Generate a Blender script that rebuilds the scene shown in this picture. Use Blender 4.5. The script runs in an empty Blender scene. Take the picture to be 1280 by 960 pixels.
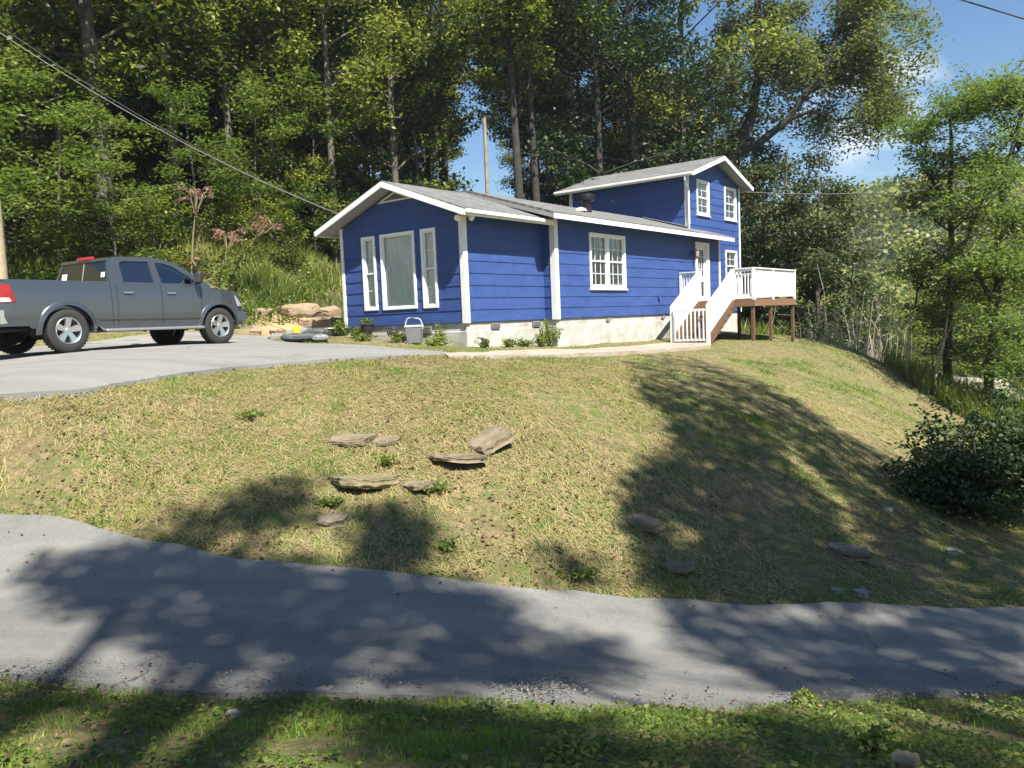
import bpy, bmesh, math, random
import numpy as np
from mathutils import Vector, Matrix

SC = bpy.context.scene
COL = SC.collection
R_ = math.radians
rng = np.random.default_rng(7)
random.seed(7)

# ------------------------------------------------------------------ camera, world, sun, exposure
FPX, PITCH, ROLL = 1000.8, .0792, .0408
FW = np.array([0, math.cos(PITCH), -math.sin(PITCH)])
UP = np.array([0, math.sin(PITCH), math.cos(PITCH)])
RT = np.array([1., 0, 0])
CR = math.cos(ROLL)*RT - math.sin(ROLL)*UP
CU = math.cos(ROLL)*UP + math.sin(ROLL)*RT
cd = bpy.data.cameras.new('camera'); cam = bpy.data.objects.new('camera', cd); COL.objects.link(cam)
cd.sensor_width = 36; cd.lens = FPX/1280*36; cd.clip_start = .05; cd.clip_end = 3000
cam.matrix_world = Matrix(((CR[0], CU[0], -FW[0], 0), (CR[1], CU[1], -FW[1], 0), (CR[2], CU[2], -FW[2], 0), (0, 0, 0, 1)))
SC.camera = cam

SUN = np.array([.584, -1.089, 1.66]); SUN /= np.linalg.norm(SUN)      # towards the sun
SUN_EL = math.asin(SUN[2]); SUN_AZ = math.atan2(SUN[0], SUN[1])
world = bpy.data.worlds.new('World'); SC.world = world; world.use_nodes = True
wn, wl = world.node_tree.nodes, world.node_tree.links
wn.clear()
sky = wn.new('ShaderNodeTexSky'); sky.sky_type = 'NISHITA'; sky.sun_disc = False
sky.sun_elevation = SUN_EL; sky.sun_rotation = SUN_AZ; sky.air_density = 1.0; sky.dust_density = .3; sky.ozone_density = 1.6
bg = wn.new('ShaderNodeBackground'); bg.inputs[1].default_value = .058
wo = wn.new('ShaderNodeOutputWorld')
tc = wn.new('ShaderNodeTexCoord'); mp = wn.new('ShaderNodeMapping'); mp.inputs['Scale'].default_value = (1, 1, 2.6)
nz = wn.new('ShaderNodeTexNoise'); nz.inputs['Scale'].default_value = 5.5; nz.inputs['Detail'].default_value = 7; nz.inputs['Roughness'].default_value = .55
cr = wn.new('ShaderNodeValToRGB'); cr.color_ramp.elements[0].position = .44; cr.color_ramp.elements[1].position = .6
cm = wn.new('ShaderNodeMixRGB'); cm.inputs[2].default_value = (9, 9.3, 9.8, 1)
wl.new(tc.outputs['Generated'], mp.inputs[0]); wl.new(mp.outputs[0], nz.inputs[0]); wl.new(nz.outputs[0], cr.inputs[0])
# the cloud bank stands low over the valley on the right
sep = wn.new('ShaderNodeVectorMath'); sep.operation = 'DISTANCE'; sep.inputs[1].default_value = (.40, .89, .215)
wl.new(tc.outputs['Generated'], sep.inputs[0])
rmp = wn.new('ShaderNodeMapRange'); rmp.inputs[1].default_value = .02; rmp.inputs[2].default_value = .085; rmp.inputs[3].default_value = 1.0; rmp.inputs[4].default_value = 0
wl.new(sep.outputs['Value'], rmp.inputs[0])
mul = wn.new('ShaderNodeMath'); mul.operation = 'MULTIPLY'
ad = wn.new('ShaderNodeMath'); ad.operation = 'ADD'; ad.use_clamp = True
wl.new(cr.outputs[0], mul.inputs[0]); wl.new(rmp.outputs[0], mul.inputs[1])
hs_ = wn.new('ShaderNodeHueSaturation'); hs_.inputs['Saturation'].default_value = 1.34; hs_.inputs['Value'].default_value = .9; wl.new(sky.outputs[0], hs_.inputs['Color'])
wl.new(mul.outputs[0], cm.inputs[0]); wl.new(hs_.outputs[0], cm.inputs[1])
wl.new(cm.outputs[0], bg.inputs[0]); wl.new(bg.outputs[0], wo.inputs[0])
nz.inputs['Scale'].default_value = 9

sd = bpy.data.lights.new('sun', 'SUN'); sun = bpy.data.objects.new('sun', sd); COL.objects.link(sun)
sd.energy = 5.0; sd.angle = R_(.53); sd.color = (1, .96, .88)
sun.rotation_euler = Vector(SUN).to_track_quat('Z', 'Y').to_euler(); sun.location = tuple(SUN*60)
SC.view_settings.view_transform = 'Standard'; SC.view_settings.look = 'None'
SC.view_settings.exposure = 1.4; SC.view_settings.gamma = 1; SC.view_settings.use_curve_mapping = False
SC.cycles.max_bounces = 6; SC.cycles.diffuse_bounces = 2; SC.cycles.transmission_bounces = 4
SC.cycles.transparent_max_bounces = 8; SC.cycles.glossy_bounces = 3
SC.cycles.sample_clamp_indirect = 6

# ------------------------------------------------------------------ helpers
def tag(o, label=None, cat=None, group=None, kind=None):
    for k, v in (('label', label), ('category', cat), ('group', group), ('kind', kind)):
        if v: o[k] = v
    return o

def thing(name, label, cat, loc=(0, 0, 0), rz=0, group=None):
    o = bpy.data.objects.new(name, None); COL.objects.link(o); o.empty_display_size = .3
    o.location = loc; o.rotation_euler = (0, 0, rz)
    return tag(o, label, cat, group)

def link(name, me, parent=None, loc=None):
    o = bpy.data.objects.new(name, me); COL.objects.link(o)
    if parent is not None: o.parent = parent
    if loc is not None: o.location = loc
    return o

def np_mesh(name, V, F, mat, tint=None, smooth=False):
    V = np.asarray(V, dtype=np.float32); F = np.asarray(F, dtype=np.int32)
    me = bpy.data.meshes.new(name)
    me.vertices.add(len(V)); me.vertices.foreach_set('co', V.ravel())
    n, k = F.shape
    me.loops.add(n*k); me.loops.foreach_set('vertex_index', F.ravel())
    me.polygons.add(n); me.polygons.foreach_set('loop_start', np.arange(0, n*k, k, dtype=np.int32))
    if smooth: me.polygons.foreach_set('use_smooth', np.ones(n, dtype=bool))
    me.update(calc_edges=True)
    if tint is not None:
        at = me.attributes.new('tint', 'FLOAT', 'POINT'); at.data.foreach_set('value', np.asarray(tint, dtype=np.float32))
    if mat: me.materials.append(mat)
    return me

class MB:
    """collects shapes for one mesh object"""
    def __init__(s): s.v = []; s.f = []; s.m = []; s.mi = 0; s.off = np.zeros(3)
    def add(s, vs, fs):
        b = len(s.v); s.v += [tuple(float(c) for c in np.asarray(p)-s.off) for p in vs]
        for f in fs: s.f.append(tuple(b+i for i in f)); s.m.append(s.mi)
        return s
    def hexa(s, p):   # 8 points, bottom 4 then top 4
        return s.add(p, [(0, 3, 2, 1), (4, 5, 6, 7), (0, 1, 5, 4), (1, 2, 6, 5), (2, 3, 7, 6), (3, 0, 4, 7)])
    def box(s, x0, x1, y0, y1, z0, z1):
        return s.hexa([(x0, y0, z0), (x1, y0, z0), (x1, y1, z0), (x0, y1, z0), (x0, y0, z1), (x1, y0, z1), (x1, y1, z1), (x0, y1, z1)])
    def wbox(s, B, a0, a1, z0, z1, o0, o1):   # box in a wall's frame: along, up, outward
        O, ax, n = B; Z = np.array([0, 0, 1.])
        P = lambda a, z, o: O+ax*a+Z*z+n*o
        return s.hexa([P(a0, z0, o0), P(a1, z0, o0), P(a1, z0, o1), P(a0, z0, o1), P(a0, z1, o0), P(a1, z1, o0), P(a1, z1, o1), P(a0, z1, o1)])
    def bar(s, a, b, w, h, up=(0, 0, 1)):
        a = np.array(a, float); b = np.array(b, float); d = b-a; d /= np.linalg.norm(d)
        u = np.array(up, float); sd_ = np.cross(d, u); sd_ /= np.linalg.norm(sd_); u = np.cross(sd_, d)
        q = [sd_*(-w/2)-u*h/2, sd_*(w/2)-u*h/2, sd_*(w/2)+u*h/2, sd_*(-w/2)+u*h/2]
        return s.hexa([a+k for k in q]+[b+k for k in q])
    def tube(s, pts, rad, n=8, cap=True):
        pts = [np.array(p, float) for p in pts]
        if not hasattr(rad, '__len__'): rad = [rad]*len(pts)
        vs = []; fs = []; ref = None
        for i, p in enumerate(pts):
            d = pts[min(i+1, len(pts)-1)]-pts[max(i-1, 0)]; d = d/(np.linalg.norm(d)+1e-9)
            if ref is None: ref = np.array([1., 0, 0]) if abs(d[0]) < .8 else np.array([0, 1., 0])
            a = np.cross(d, ref); a /= np.linalg.norm(a)+1e-9; b = np.cross(d, a); ref = -np.cross(d, a)*0+ref
            for k in range(n):
                t = 2*math.pi*k/n; vs.append(p+(a*math.cos(t)+b*math.sin(t))*rad[i])
        for i in range(len(pts)-1):
            for k in range(n):
                fs.append((i*n+k, i*n+(k+1) % n, (i+1)*n+(k+1) % n, (i+1)*n+k))
        if cap: fs.append(tuple(range(n))[::-1]); fs.append(tuple((len(pts)-1)*n+k for k in range(n)))
        return s.add(vs, fs)
    def lathe(s, prof, n=24, O=(0, 0, 0), axis='z'):
        vs = []; fs = []
        for (r, h) in prof:
            for k in range(n):
                t = 2*math.pi*k/n; c, q = r*math.cos(t), r*math.sin(t)
                p = (c, q, h) if axis == 'z' else ((c, h, q) if axis == 'y' else (h, c, q))
                vs.append(np.array(p)+np.array(O, float))
        for i in range(len(prof)-1):
            for k in range(n): fs.append((i*n+k, i*n+(k+1) % n, (i+1)*n+(k+1) % n, (i+1)*n+k))
        return s.add(vs, fs)
    def prism(s, poly, h0, h1, fn):   # 2D outline extruded; fn(a, b, h) -> point
        n = len(poly); vs = [fn(a, b, h0) for a, b in poly]+[fn(a, b, h1) for a, b in poly]
        return s.add(vs, [tuple(range(n))[::-1], tuple(range(n, 2*n))]+[(k, (k+1) % n, n+(k+1) % n, n+k) for k in range(n)])
    def build(s, name, mat, parent=None, bevel=0, smooth=False, loc=None, recalc=True):
        me = bpy.data.meshes.new(name); me.from_pydata(s.v, [], s.f)
        for m in (mat if isinstance(mat, (list, tuple)) else [mat]): me.materials.append(m)
        me.polygons.foreach_set('material_index', s.m)
        if recalc or bevel:
            bm = bmesh.new(); bm.from_mesh(me)
            if recalc: bmesh.ops.recalc_face_normals(bm, faces=bm.faces)
            if bevel: bmesh.ops.bevel(bm, geom=bm.edges[:], offset=bevel, segments=1, affect='EDGES', clamp_overlap=True)
            bm.to_mesh(me); bm.free()
        if smooth:
            me.polygons.foreach_set('use_smooth', [True]*len(me.polygons))
            me.set_sharp_from_angle(angle=R_(smooth if smooth is not True else 40))
        me.update()
        return link(name, me, parent, loc)

# ------------------------------------------------------------------ materials
MATS = {}
def mat(name, col, rough=.7, metal=0., spec=.5, noise=None, bump=0, bscale=40, coat=0):
    """plain principled; noise=(scale, other colour, amount)"""
    if name in MATS: return MATS[name]
    m = bpy.data.materials.new(name); m.use_nodes = True; nt = m.node_tree; N, L = nt.nodes, nt.links
    p = N['Principled BSDF']; p.inputs['Base Color'].default_value = (*col, 1); p.inputs['Roughness'].default_value = rough
    p.inputs['Metallic'].default_value = metal; p.inputs['Specular IOR Level'].default_value = spec
    if coat: p.inputs['Coat Weight'].default_value = coat; p.inputs['Coat Roughness'].default_value = .08
    t = N.new('ShaderNodeTexCoord')
    if noise:
        n = N.new('ShaderNodeTexNoise'); n.inputs['Scale'].default_value = noise[0]; n.inputs['Detail'].default_value = 6; n.inputs['Roughness'].default_value = .65
        L.new(t.outputs['Object'], n.inputs[0])
        r = N.new('ShaderNodeMapRange'); r.inputs[1].default_value = .38; r.inputs[2].default_value = .68; r.inputs[4].default_value = noise[2]
        L.new(n.outputs[0], r.inputs[0])
        x = N.new('ShaderNodeMixRGB'); x.inputs[1].default_value = (*col, 1); x.inputs[2].default_value = (*noise[1], 1)
        L.new(r.outputs[0], x.inputs[0]); L.new(x.outputs[0], p.inputs['Base Color'])
    if bump:
        n = N.new('ShaderNodeTexNoise'); n.inputs['Scale'].default_value = bscale; n.inputs['Detail'].default_value = 4
        L.new(t.outputs['Object'], n.inputs[0])
        b = N.new('ShaderNodeBump'); b.inputs['Strength'].default_value = bump; b.inputs['Distance'].default_value = .02
        L.new(n.outputs[0], b.inputs['Height']); L.new(b.outputs[0], p.inputs['Normal'])
    MATS[name] = m; return m

def leafmat(name, stops, trans=.35, rough=.5, mix_noise=.35):
    """leaf colours by per-leaf tint (varies between leaves)"""
    m = bpy.data.materials.new(name); m.use_nodes = True; nt = m.node_tree; N, L = nt.nodes, nt.links
    p = N['Principled BSDF']; p.inputs['Roughness'].default_value = rough; p.inputs['Specular IOR Level'].default_value = .35
    a = N.new('ShaderNodeAttribute'); a.attribute_name = 'tint'
    oi = N.new('ShaderNodeObjectInfo'); ml = N.new('ShaderNodeMath'); ml.operation = 'MULTIPLY_ADD'; ml.inputs[1].default_value = .3; ml.inputs[2].default_value = -.15
    L.new(oi.outputs['Random'], ml.inputs[0])
    ad_ = N.new('ShaderNodeMath'); ad_.operation = 'ADD'; ad_.use_clamp = True
    L.new(a.outputs['Fac'], ad_.inputs[0]); L.new(ml.outputs[0], ad_.inputs[1])
    r = N.new('ShaderNodeValToRGB'); e = r.color_ramp.elements
    e[0].position = stops[0][0]; e[0].color = (*stops[0][1], 1); e[1].position = stops[-1][0]; e[1].color = (*stops[-1][1], 1)
    for q, c in stops[1:-1]:
        k = e.new(q); k.color = (*c, 1)
    L.new(ad_.outputs[0], r.inputs[0]); L.new(r.outputs[0], p.inputs['Base Color'])
    t = N.new('ShaderNodeBsdfTranslucent'); hs = N.new('ShaderNodeMixRGB'); hs.blend_type = 'MULTIPLY'; hs.inputs[0].default_value = 1; hs.inputs[2].default_value = (1.5, 1.55, .7, 1)
    L.new(r.outputs[0], hs.inputs[1]); L.new(hs.outputs[0], t.inputs[0])
    mx = N.new('ShaderNodeMixShader'); mx.inputs[0].default_value = trans
    L.new(p.outputs[0], mx.inputs[1]); L.new(t.outputs[0], mx.inputs[2]); L.new(mx.outputs[0], N['Material Output'].inputs[0])
    return m

def glassmat(name, tint=(.9, .95, .93), gloss=.05):
    m = bpy.data.materials.new(name); m.use_nodes = True; nt = m.node_tree; N, L = nt.nodes, nt.links
    N.remove(N['Principled BSDF'])
    g = N.new('ShaderNodeBsdfGlossy'); g.inputs['Roughness'].default_value = .03
    t = N.new('ShaderNodeBsdfTransparent'); t.inputs[0].default_value = (*tint, 1)
    fr = N.new('ShaderNodeFresnel'); fr.inputs[0].default_value = 1.5
    ad_ = N.new('ShaderNodeMath'); ad_.operation = 'ADD'; ad_.inputs[1].default_value = gloss; ad_.use_clamp = True
    L.new(fr.outputs[0], ad_.inputs[0])
    mx = N.new('ShaderNodeMixShader'); L.new(ad_.outputs[0], mx.inputs[0]); L.new(t.outputs[0], mx.inputs[1]); L.new(g.outputs[0], mx.inputs[2])
    L.new(mx.outputs[0], N['Material Output'].inputs[0]); return m

M_white = mat('white_paint', (.74, .74, .70), .55, noise=(3, (.55, .54, .49), .5), bump=.15)
M_white2 = mat('bright_white_paint', (.8, .8, .78), .5, noise=(6, (.62, .62, .58), .5))
M_found = mat('painted_block', (.45, .445, .415), .9, noise=(2.2, (.29, .25, .19), .85), bump=.5, bscale=18)
M_brown = mat('brown_stained_wood', (.135, .072, .038), .75, noise=(9, (.08, .042, .024), .6), bump=.3, bscale=60)
M_black = mat('black_metal', (.015, .015, .016), .45)
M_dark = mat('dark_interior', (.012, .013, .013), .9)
M_curtain = mat('pale_curtain', (.88, .90, .87), .9, noise=(5, (.78, .82, .78), .4))
M_lace = mat('lace_curtain', (.66, .68, .58), .9, noise=(30, (.12, .14, .11), .8))
M_glass = glassmat('window_glass')
M_bark = mat('bark', (.06, .048, .036), .95, noise=(5, (.15, .13, .105), .8), bump=.9, bscale=14)
M_barkgrey = mat('pale_bark', (.13, .112, .09), .95, noise=(4, (.08, .07, .055), .8), bump=.8, bscale=12)
M_barkdark = mat('dark_bark', (.025, .021, .017), .95, noise=(5, (.06, .052, .042), .7), bump=.9, bscale=14)
M_rock = mat('sandstone', (.21, .165, .11), .95, noise=(5, (.10, .085, .05), .9), bump=1.0, bscale=9)
M_rockpale = mat('pale_stone', (.24, .22, .19), .95, noise=(6, (.2, .18, .14), .7), bump=.9, bscale=12)

def siding_mat():
    m = bpy.data.materials.new('blue_siding'); m.use_nodes = True; N, L = m.node_tree.nodes, m.node_tree.links
    p = N['Principled BSDF']; p.inputs['Roughness'].default_value = .52; p.inputs['Specular IOR Level'].default_value = .35
    t = N.new('ShaderNodeTexCoord'); mpn = N.new('ShaderNodeMapping'); mpn.inputs['Scale'].default_value = (1.2, 1.2, 4)
    n = N.new('ShaderNodeTexNoise'); n.inputs['Scale'].default_value = 1.3; n.inputs['Detail'].default_value = 7; n.inputs['Roughness'].default_value = .7
    L.new(t.outputs['Object'], mpn.inputs[0]); L.new(mpn.outputs[0], n.inputs[0])
    r = N.new('ShaderNodeValToRGB'); e = r.color_ramp.elements
    e[0].position = .3; e[0].color = (.027, .054, .178, 1); e[1].position = .72; e[1].color = (.043, .084, .250, 1)
    L.new(n.outputs[0], r.inputs[0])
    # pale scuffs low on the wall
    n2 = N.new('ShaderNodeTexNoise'); n2.inputs['Scale'].default_value = 5; n2.inputs['Detail'].default_value = 8; n2.inputs['Roughness'].default_value = .75
    L.new(t.outputs['Object'], n2.inputs[0])
    mr = N.new('ShaderNodeMapRange'); mr.inputs[1].default_value = .62; mr.inputs[2].default_value = .74; mr.inputs[4].default_value = .45
    L.new(n2.outputs[0], mr.inputs[0])
    x = N.new('ShaderNodeMixRGB'); x.inputs[2].default_value = (.08, .115, .27, 1)
    L.new(mr.outputs[0], x.inputs[0]); L.new(r.outputs[0], x.inputs[1]); L.new(x.outputs[0], p.inputs['Base Color'])
    wv = N.new('ShaderNodeTexNoise'); wv.inputs['Scale'].default_value = 60; mp2 = N.new('ShaderNodeMapping'); mp2.inputs['Scale'].default_value = (.15, .15, 1)
    L.new(t.outputs['Object'], mp2.inputs[0]); L.new(mp2.outputs[0], wv.inputs[0])
    b = N.new('ShaderNodeBump'); b.inputs['Strength'].default_value = .2; b.inputs['Distance'].default_value = .01
    L.new(wv.outputs[0], b.inputs['Height']); L.new(b.outputs[0], p.inputs['Normal'])
    return m
M_blue = siding_mat()

def shingle_mat():
    m = bpy.data.materials.new('asphalt_shingles'); m.use_nodes = True; N, L = m.node_tree.nodes, m.node_tree.links
    p = N['Principled BSDF']; p.inputs['Roughness'].default_value = .95
    uv = N.new('ShaderNodeUVMap')
    br = N.new('ShaderNodeTexBrick'); br.inputs['Scale'].default_value = 1; br.inputs['Brick Width'].default_value = .3; br.inputs['Row Height'].default_value = .14
    br.inputs['Mortar Size'].default_value = .006; br.inputs['Mortar Smooth'].default_value = .3; br.inputs['Bias'].default_value = 0
    br.inputs['Color1'].default_value = (.12, .118, .115, 1); br.inputs['Color2'].default_value = (.18, .176, .17, 1); br.inputs['Mortar'].default_value = (.09, .088, .085, 1)
    L.new(uv.outputs[0], br.inputs[0])
    n = N.new('ShaderNodeTexNoise'); n.inputs['Scale'].default_value = 1.2; n.inputs['Detail'].default_value = 8; n.inputs['Roughness'].default_value = .7
    L.new(uv.outputs[0], n.inputs[0])
    r = N.new('ShaderNodeMapRange'); r.inputs[1].default_value = .35; r.inputs[2].default_value = .7; r.inputs[3].default_value = .7; r.inputs[4].default_value = 1.15
    L.new(n.outputs[0], r.inputs[0])
    x = N.new('ShaderNodeMixRGB'); x.blend_type = 'MULTIPLY'; x.inputs[0].default_value = 1
    L.new(br.outputs[0], x.inputs[1]); L.new(r.outputs[0], x.inputs[2]); L.new(x.outputs[0], p.inputs['Base Color'])
    n3 = N.new('ShaderNodeTexNoise'); n3.inputs['Scale'].default_value = 120; L.new(uv.outputs[0], n3.inputs[0])
    a2 = N.new('ShaderNodeMath'); a2.operation = 'MULTIPLY_ADD'; a2.inputs[1].default_value = .5; L.new(n3.outputs[0], a2.inputs[0]); L.new(br.outputs['Fac'], a2.inputs[2])
    b = N.new('ShaderNodeBump'); b.invert = True; b.inputs['Strength'].default_value = .6; b.inputs['Distance'].default_value = .008
    L.new(a2.outputs[0], b.inputs['Height']); L.new(b.outputs[0], p.inputs['Normal'])
    return m
M_shingle = shingle_mat()

def ramp_ground(name, layers, bump=.6, bs=30, rough=.95, coord='Object', zone=None):
    """layers: list of (noise scale, lo, hi, colour); first is the base colour"""
    m = bpy.data.materials.new(name); m.use_nodes = True; N, L = m.node_tree.nodes, m.node_tree.links
    p = N['Principled BSDF']; p.inputs['Roughness'].default_value = rough; p.inputs['Specular IOR Level'].default_value = .2
    t = N.new('ShaderNodeTexCoord'); cur = None
    for i, (sc, lo, hi, c) in enumerate(layers):
        if i == 0:
            g = N.new('ShaderNodeRGB'); g.outputs[0].default_value = (*c, 1); cur = g.outputs[0]; continue
        n = N.new('ShaderNodeTexNoise'); n.inputs['Scale'].default_value = sc; n.inputs['Detail'].default_value = 8; n.inputs['Roughness'].default_value = .7
        mpn = N.new('ShaderNodeMapping'); mpn.inputs['Location'].default_value = (i*3.1, i*7.7, 0)
        L.new(t.outputs[coord], mpn.inputs[0]); L.new(mpn.outputs[0], n.inputs[0])
        r = N.new('ShaderNodeMapRange'); r.inputs[1].default_value = lo; r.inputs[2].default_value = hi; L.new(n.outputs[0], r.inputs[0])
        x = N.new('ShaderNodeMixRGB'); x.inputs[2].default_value = (*c, 1)
        L.new(r.outputs[0], x.inputs[0]); L.new(cur, x.inputs[1]); cur = x.outputs[0]
    if zone:
        for an, c1, c2 in zone:
            a = N.new('ShaderNodeAttribute'); a.attribute_name = an; nn_ = N.new('ShaderNodeTexNoise'); nn_.inputs['Scale'].default_value = 3; nn_.inputs['Detail'].default_value = 8; L.new(t.outputs[coord], nn_.inputs[0])
            xx = N.new('ShaderNodeMixRGB'); xx.inputs[1].default_value = (*c1, 1); xx.inputs[2].default_value = (*c2, 1); L.new(nn_.outputs[0], xx.inputs[0])
            x = N.new('ShaderNodeMixRGB'); L.new(a.outputs['Fac'], x.inputs[0]); L.new(cur, x.inputs[1]); L.new(xx.outputs[0], x.inputs[2]); cur = x.outputs[0]
    L.new(cur, p.inputs['Base Color'])
    n = N.new('ShaderNodeTexNoise'); n.inputs['Scale'].default_value = bs; n.inputs['Detail'].default_value = 6; n.inputs['Roughness'].default_value = .7
    L.new(t.outputs[coord], n.inputs[0])
    b = N.new('ShaderNodeBump'); b.inputs['Strength'].default_value = bump; b.inputs['Distance'].default_value = .03
    L.new(n.outputs[0], b.inputs['Height']); L.new(b.outputs[0], p.inputs['Normal'])
    return m
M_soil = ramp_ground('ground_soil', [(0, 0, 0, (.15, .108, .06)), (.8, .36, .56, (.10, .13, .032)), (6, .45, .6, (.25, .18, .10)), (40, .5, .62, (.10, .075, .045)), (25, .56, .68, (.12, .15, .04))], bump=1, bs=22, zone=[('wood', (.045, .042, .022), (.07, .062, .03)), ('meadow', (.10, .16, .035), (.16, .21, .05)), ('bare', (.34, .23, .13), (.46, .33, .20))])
M_road = ramp_ground('old_asphalt', [(0, 0, 0, (.255, .245, .222)), (.5, .35, .7, (.315, .302, .272)), (100, .46, .6, (.18, .175, .162)), (70, .6, .68, (.42, .41, .38)), (1.6, .56, .7, (.19, .187, .18)), (.9, .6, .68, (.33, .32, .30))], bump=1.0, bs=90, rough=.9)
M_drive = ramp_ground('driveway_asphalt', [(0, 0, 0, (.22, .213, .20)), (.4, .35, .65, (.28, .27, .25)), (90, .42, .6, (.18, .175, .17)), (1.1, .56, .7, (.16, .15, .13)), (.7, .6, .68, (.33, .315, .28))], bump=.5, bs=90)
M_path = ramp_ground('worn_concrete', [(0, 0, 0, (.31, .27, .21)), (1.3, .4, .65, (.39, .36, .31)), (30, .5, .65, (.22, .16, .10)), (2, .54, .64, (.27, .16, .09))], bump=.6, bs=40)

def add_cracks(m, col, sc, wid, streak=None):
    N, L = m.node_tree.nodes, m.node_tree.links; p = N['Principled BSDF']; src = p.inputs['Base Color'].links[0].from_socket
    t = N.new('ShaderNodeTexCoord'); w = N.new('ShaderNodeTexNoise'); w.inputs['Scale'].default_value = 1.5; w.inputs['Detail'].default_value = 5; L.new(t.outputs['Object'], w.inputs[0])
    mx_ = N.new('ShaderNodeMixRGB'); mx_.inputs[0].default_value = .35; L.new(t.outputs['Object'], mx_.inputs[1]); L.new(w.outputs['Color'], mx_.inputs[2])
    v = N.new('ShaderNodeTexVoronoi'); v.feature = 'DISTANCE_TO_EDGE'; v.inputs['Scale'].default_value = sc; L.new(mx_.outputs[0], v.inputs['Vector'])
    r = N.new('ShaderNodeMapRange'); r.inputs[1].default_value = 0; r.inputs[2].default_value = wid; r.inputs[3].default_value = 1; r.inputs[4].default_value = 0; L.new(v.outputs['Distance'], r.inputs[0])
    k = N.new('ShaderNodeTexNoise'); k.inputs['Scale'].default_value = .8; L.new(t.outputs['Object'], k.inputs[0]); kr = N.new('ShaderNodeMapRange'); kr.inputs[1].default_value = .5; kr.inputs[2].default_value = .62; L.new(k.outputs[0], kr.inputs[0])
    mu = N.new('ShaderNodeMath'); mu.operation = 'MULTIPLY'; L.new(r.outputs[0], mu.inputs[0]); L.new(kr.outputs[0], mu.inputs[1])
    x = N.new('ShaderNodeMixRGB'); x.inputs[2].default_value = (*col, 1); L.new(mu.outputs[0], x.inputs[0]); L.new(src, x.inputs[1]); cur = x.outputs[0]
    if streak:   # worn bands along the way the cars go
        mp_ = N.new('ShaderNodeMapping'); mp_.inputs['Rotation'].default_value = (0, 0, streak[0]); mp_.inputs['Scale'].default_value = (.07, 1.5, 1); L.new(t.outputs['Object'], mp_.inputs[0])
        n = N.new('ShaderNodeTexNoise'); n.inputs['Scale'].default_value = 1.3; n.inputs['Detail'].default_value = 6; L.new(mp_.outputs[0], n.inputs[0]); rr_ = N.new('ShaderNodeMapRange'); rr_.inputs[1].default_value = .42; rr_.inputs[2].default_value = .62; rr_.inputs[4].default_value = streak[2]; L.new(n.outputs[0], rr_.inputs[0])
        y = N.new('ShaderNodeMixRGB'); y.inputs[2].default_value = (*streak[1], 1); L.new(rr_.outputs[0], y.inputs[0]); L.new(cur, y.inputs[1]); cur = y.outputs[0]
    L.new(cur, p.inputs['Base Color'])
add_cracks(M_road, (.07, .068, .062), .45, .006, (-.05, (.36, .345, .31), .5)); add_cracks(M_drive, (.10, .095, .085), .5, .010, (1.0, (.17, .16, .145), .6))
GREENS = [(0, (.028, .044, .011)), (.26, (.078, .105, .02)), (.52, (.155, .188, .034)), (.8, (.265, .28, .055)), (1, (.35, .33, .10))]
M_leaf = leafmat('forest_leaves', GREENS, trans=.42)
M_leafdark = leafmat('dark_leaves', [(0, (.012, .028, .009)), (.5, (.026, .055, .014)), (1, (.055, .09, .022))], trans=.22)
M_leafbright = leafmat('bright_leaves', [(0, (.045, .08, .018)), (.5, (.095, .145, .032)), (1, (.19, .235, .06))], trans=.4)
M_leafpale = leafmat('pale_leaves', [(0, (.06, .085, .03)), (.5, (.125, .155, .058)), (.85, (.21, .22, .10)), (1, (.30, .25, .15))], trans=.42)
M_leafmix = leafmat('vine_leaves', [(0, (.018, .035, .012)), (.5, (.045, .07, .02)), (.8, (.085, .105, .035)), (1, (.12, .09, .045))], trans=.25)
M_weed = leafmat('weed_leaves', [(0, (.06, .10, .018)), (.4, (.13, .18, .032)), (.7, (.23, .25, .06)), (1, (.36, .30, .13))], trans=.4)
M_lawn = leafmat('short_grass', [(0, (.085, .155, .019)), (.3, (.20, .28, .04)), (.5, (.29, .31, .08)), (.72, (.35, .285, .14)), (1, (.43, .335, .195))], trans=.25, rough=.6)
M_verge = leafmat('verge_grass', [(0, (.075, .13, .017)), (.5, (.18, .27, .038)), (.85, (.28, .36, .065)), (1, (.40, .35, .17))], trans=.45, rough=.45)

# ------------------------------------------------------------------ photograph ray -> world, terrain
def ray(x, y): return FW+CR*(x-640)/FPX-CU*(y-480)/FPX
def zpt(x, y, z):                # the point at height z (camera is z=0) seen at x, y
    d = ray(x, y); return d*(z/d[2])
def dpt(x, y, dist): d = ray(x, y); return d*dist

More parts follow.
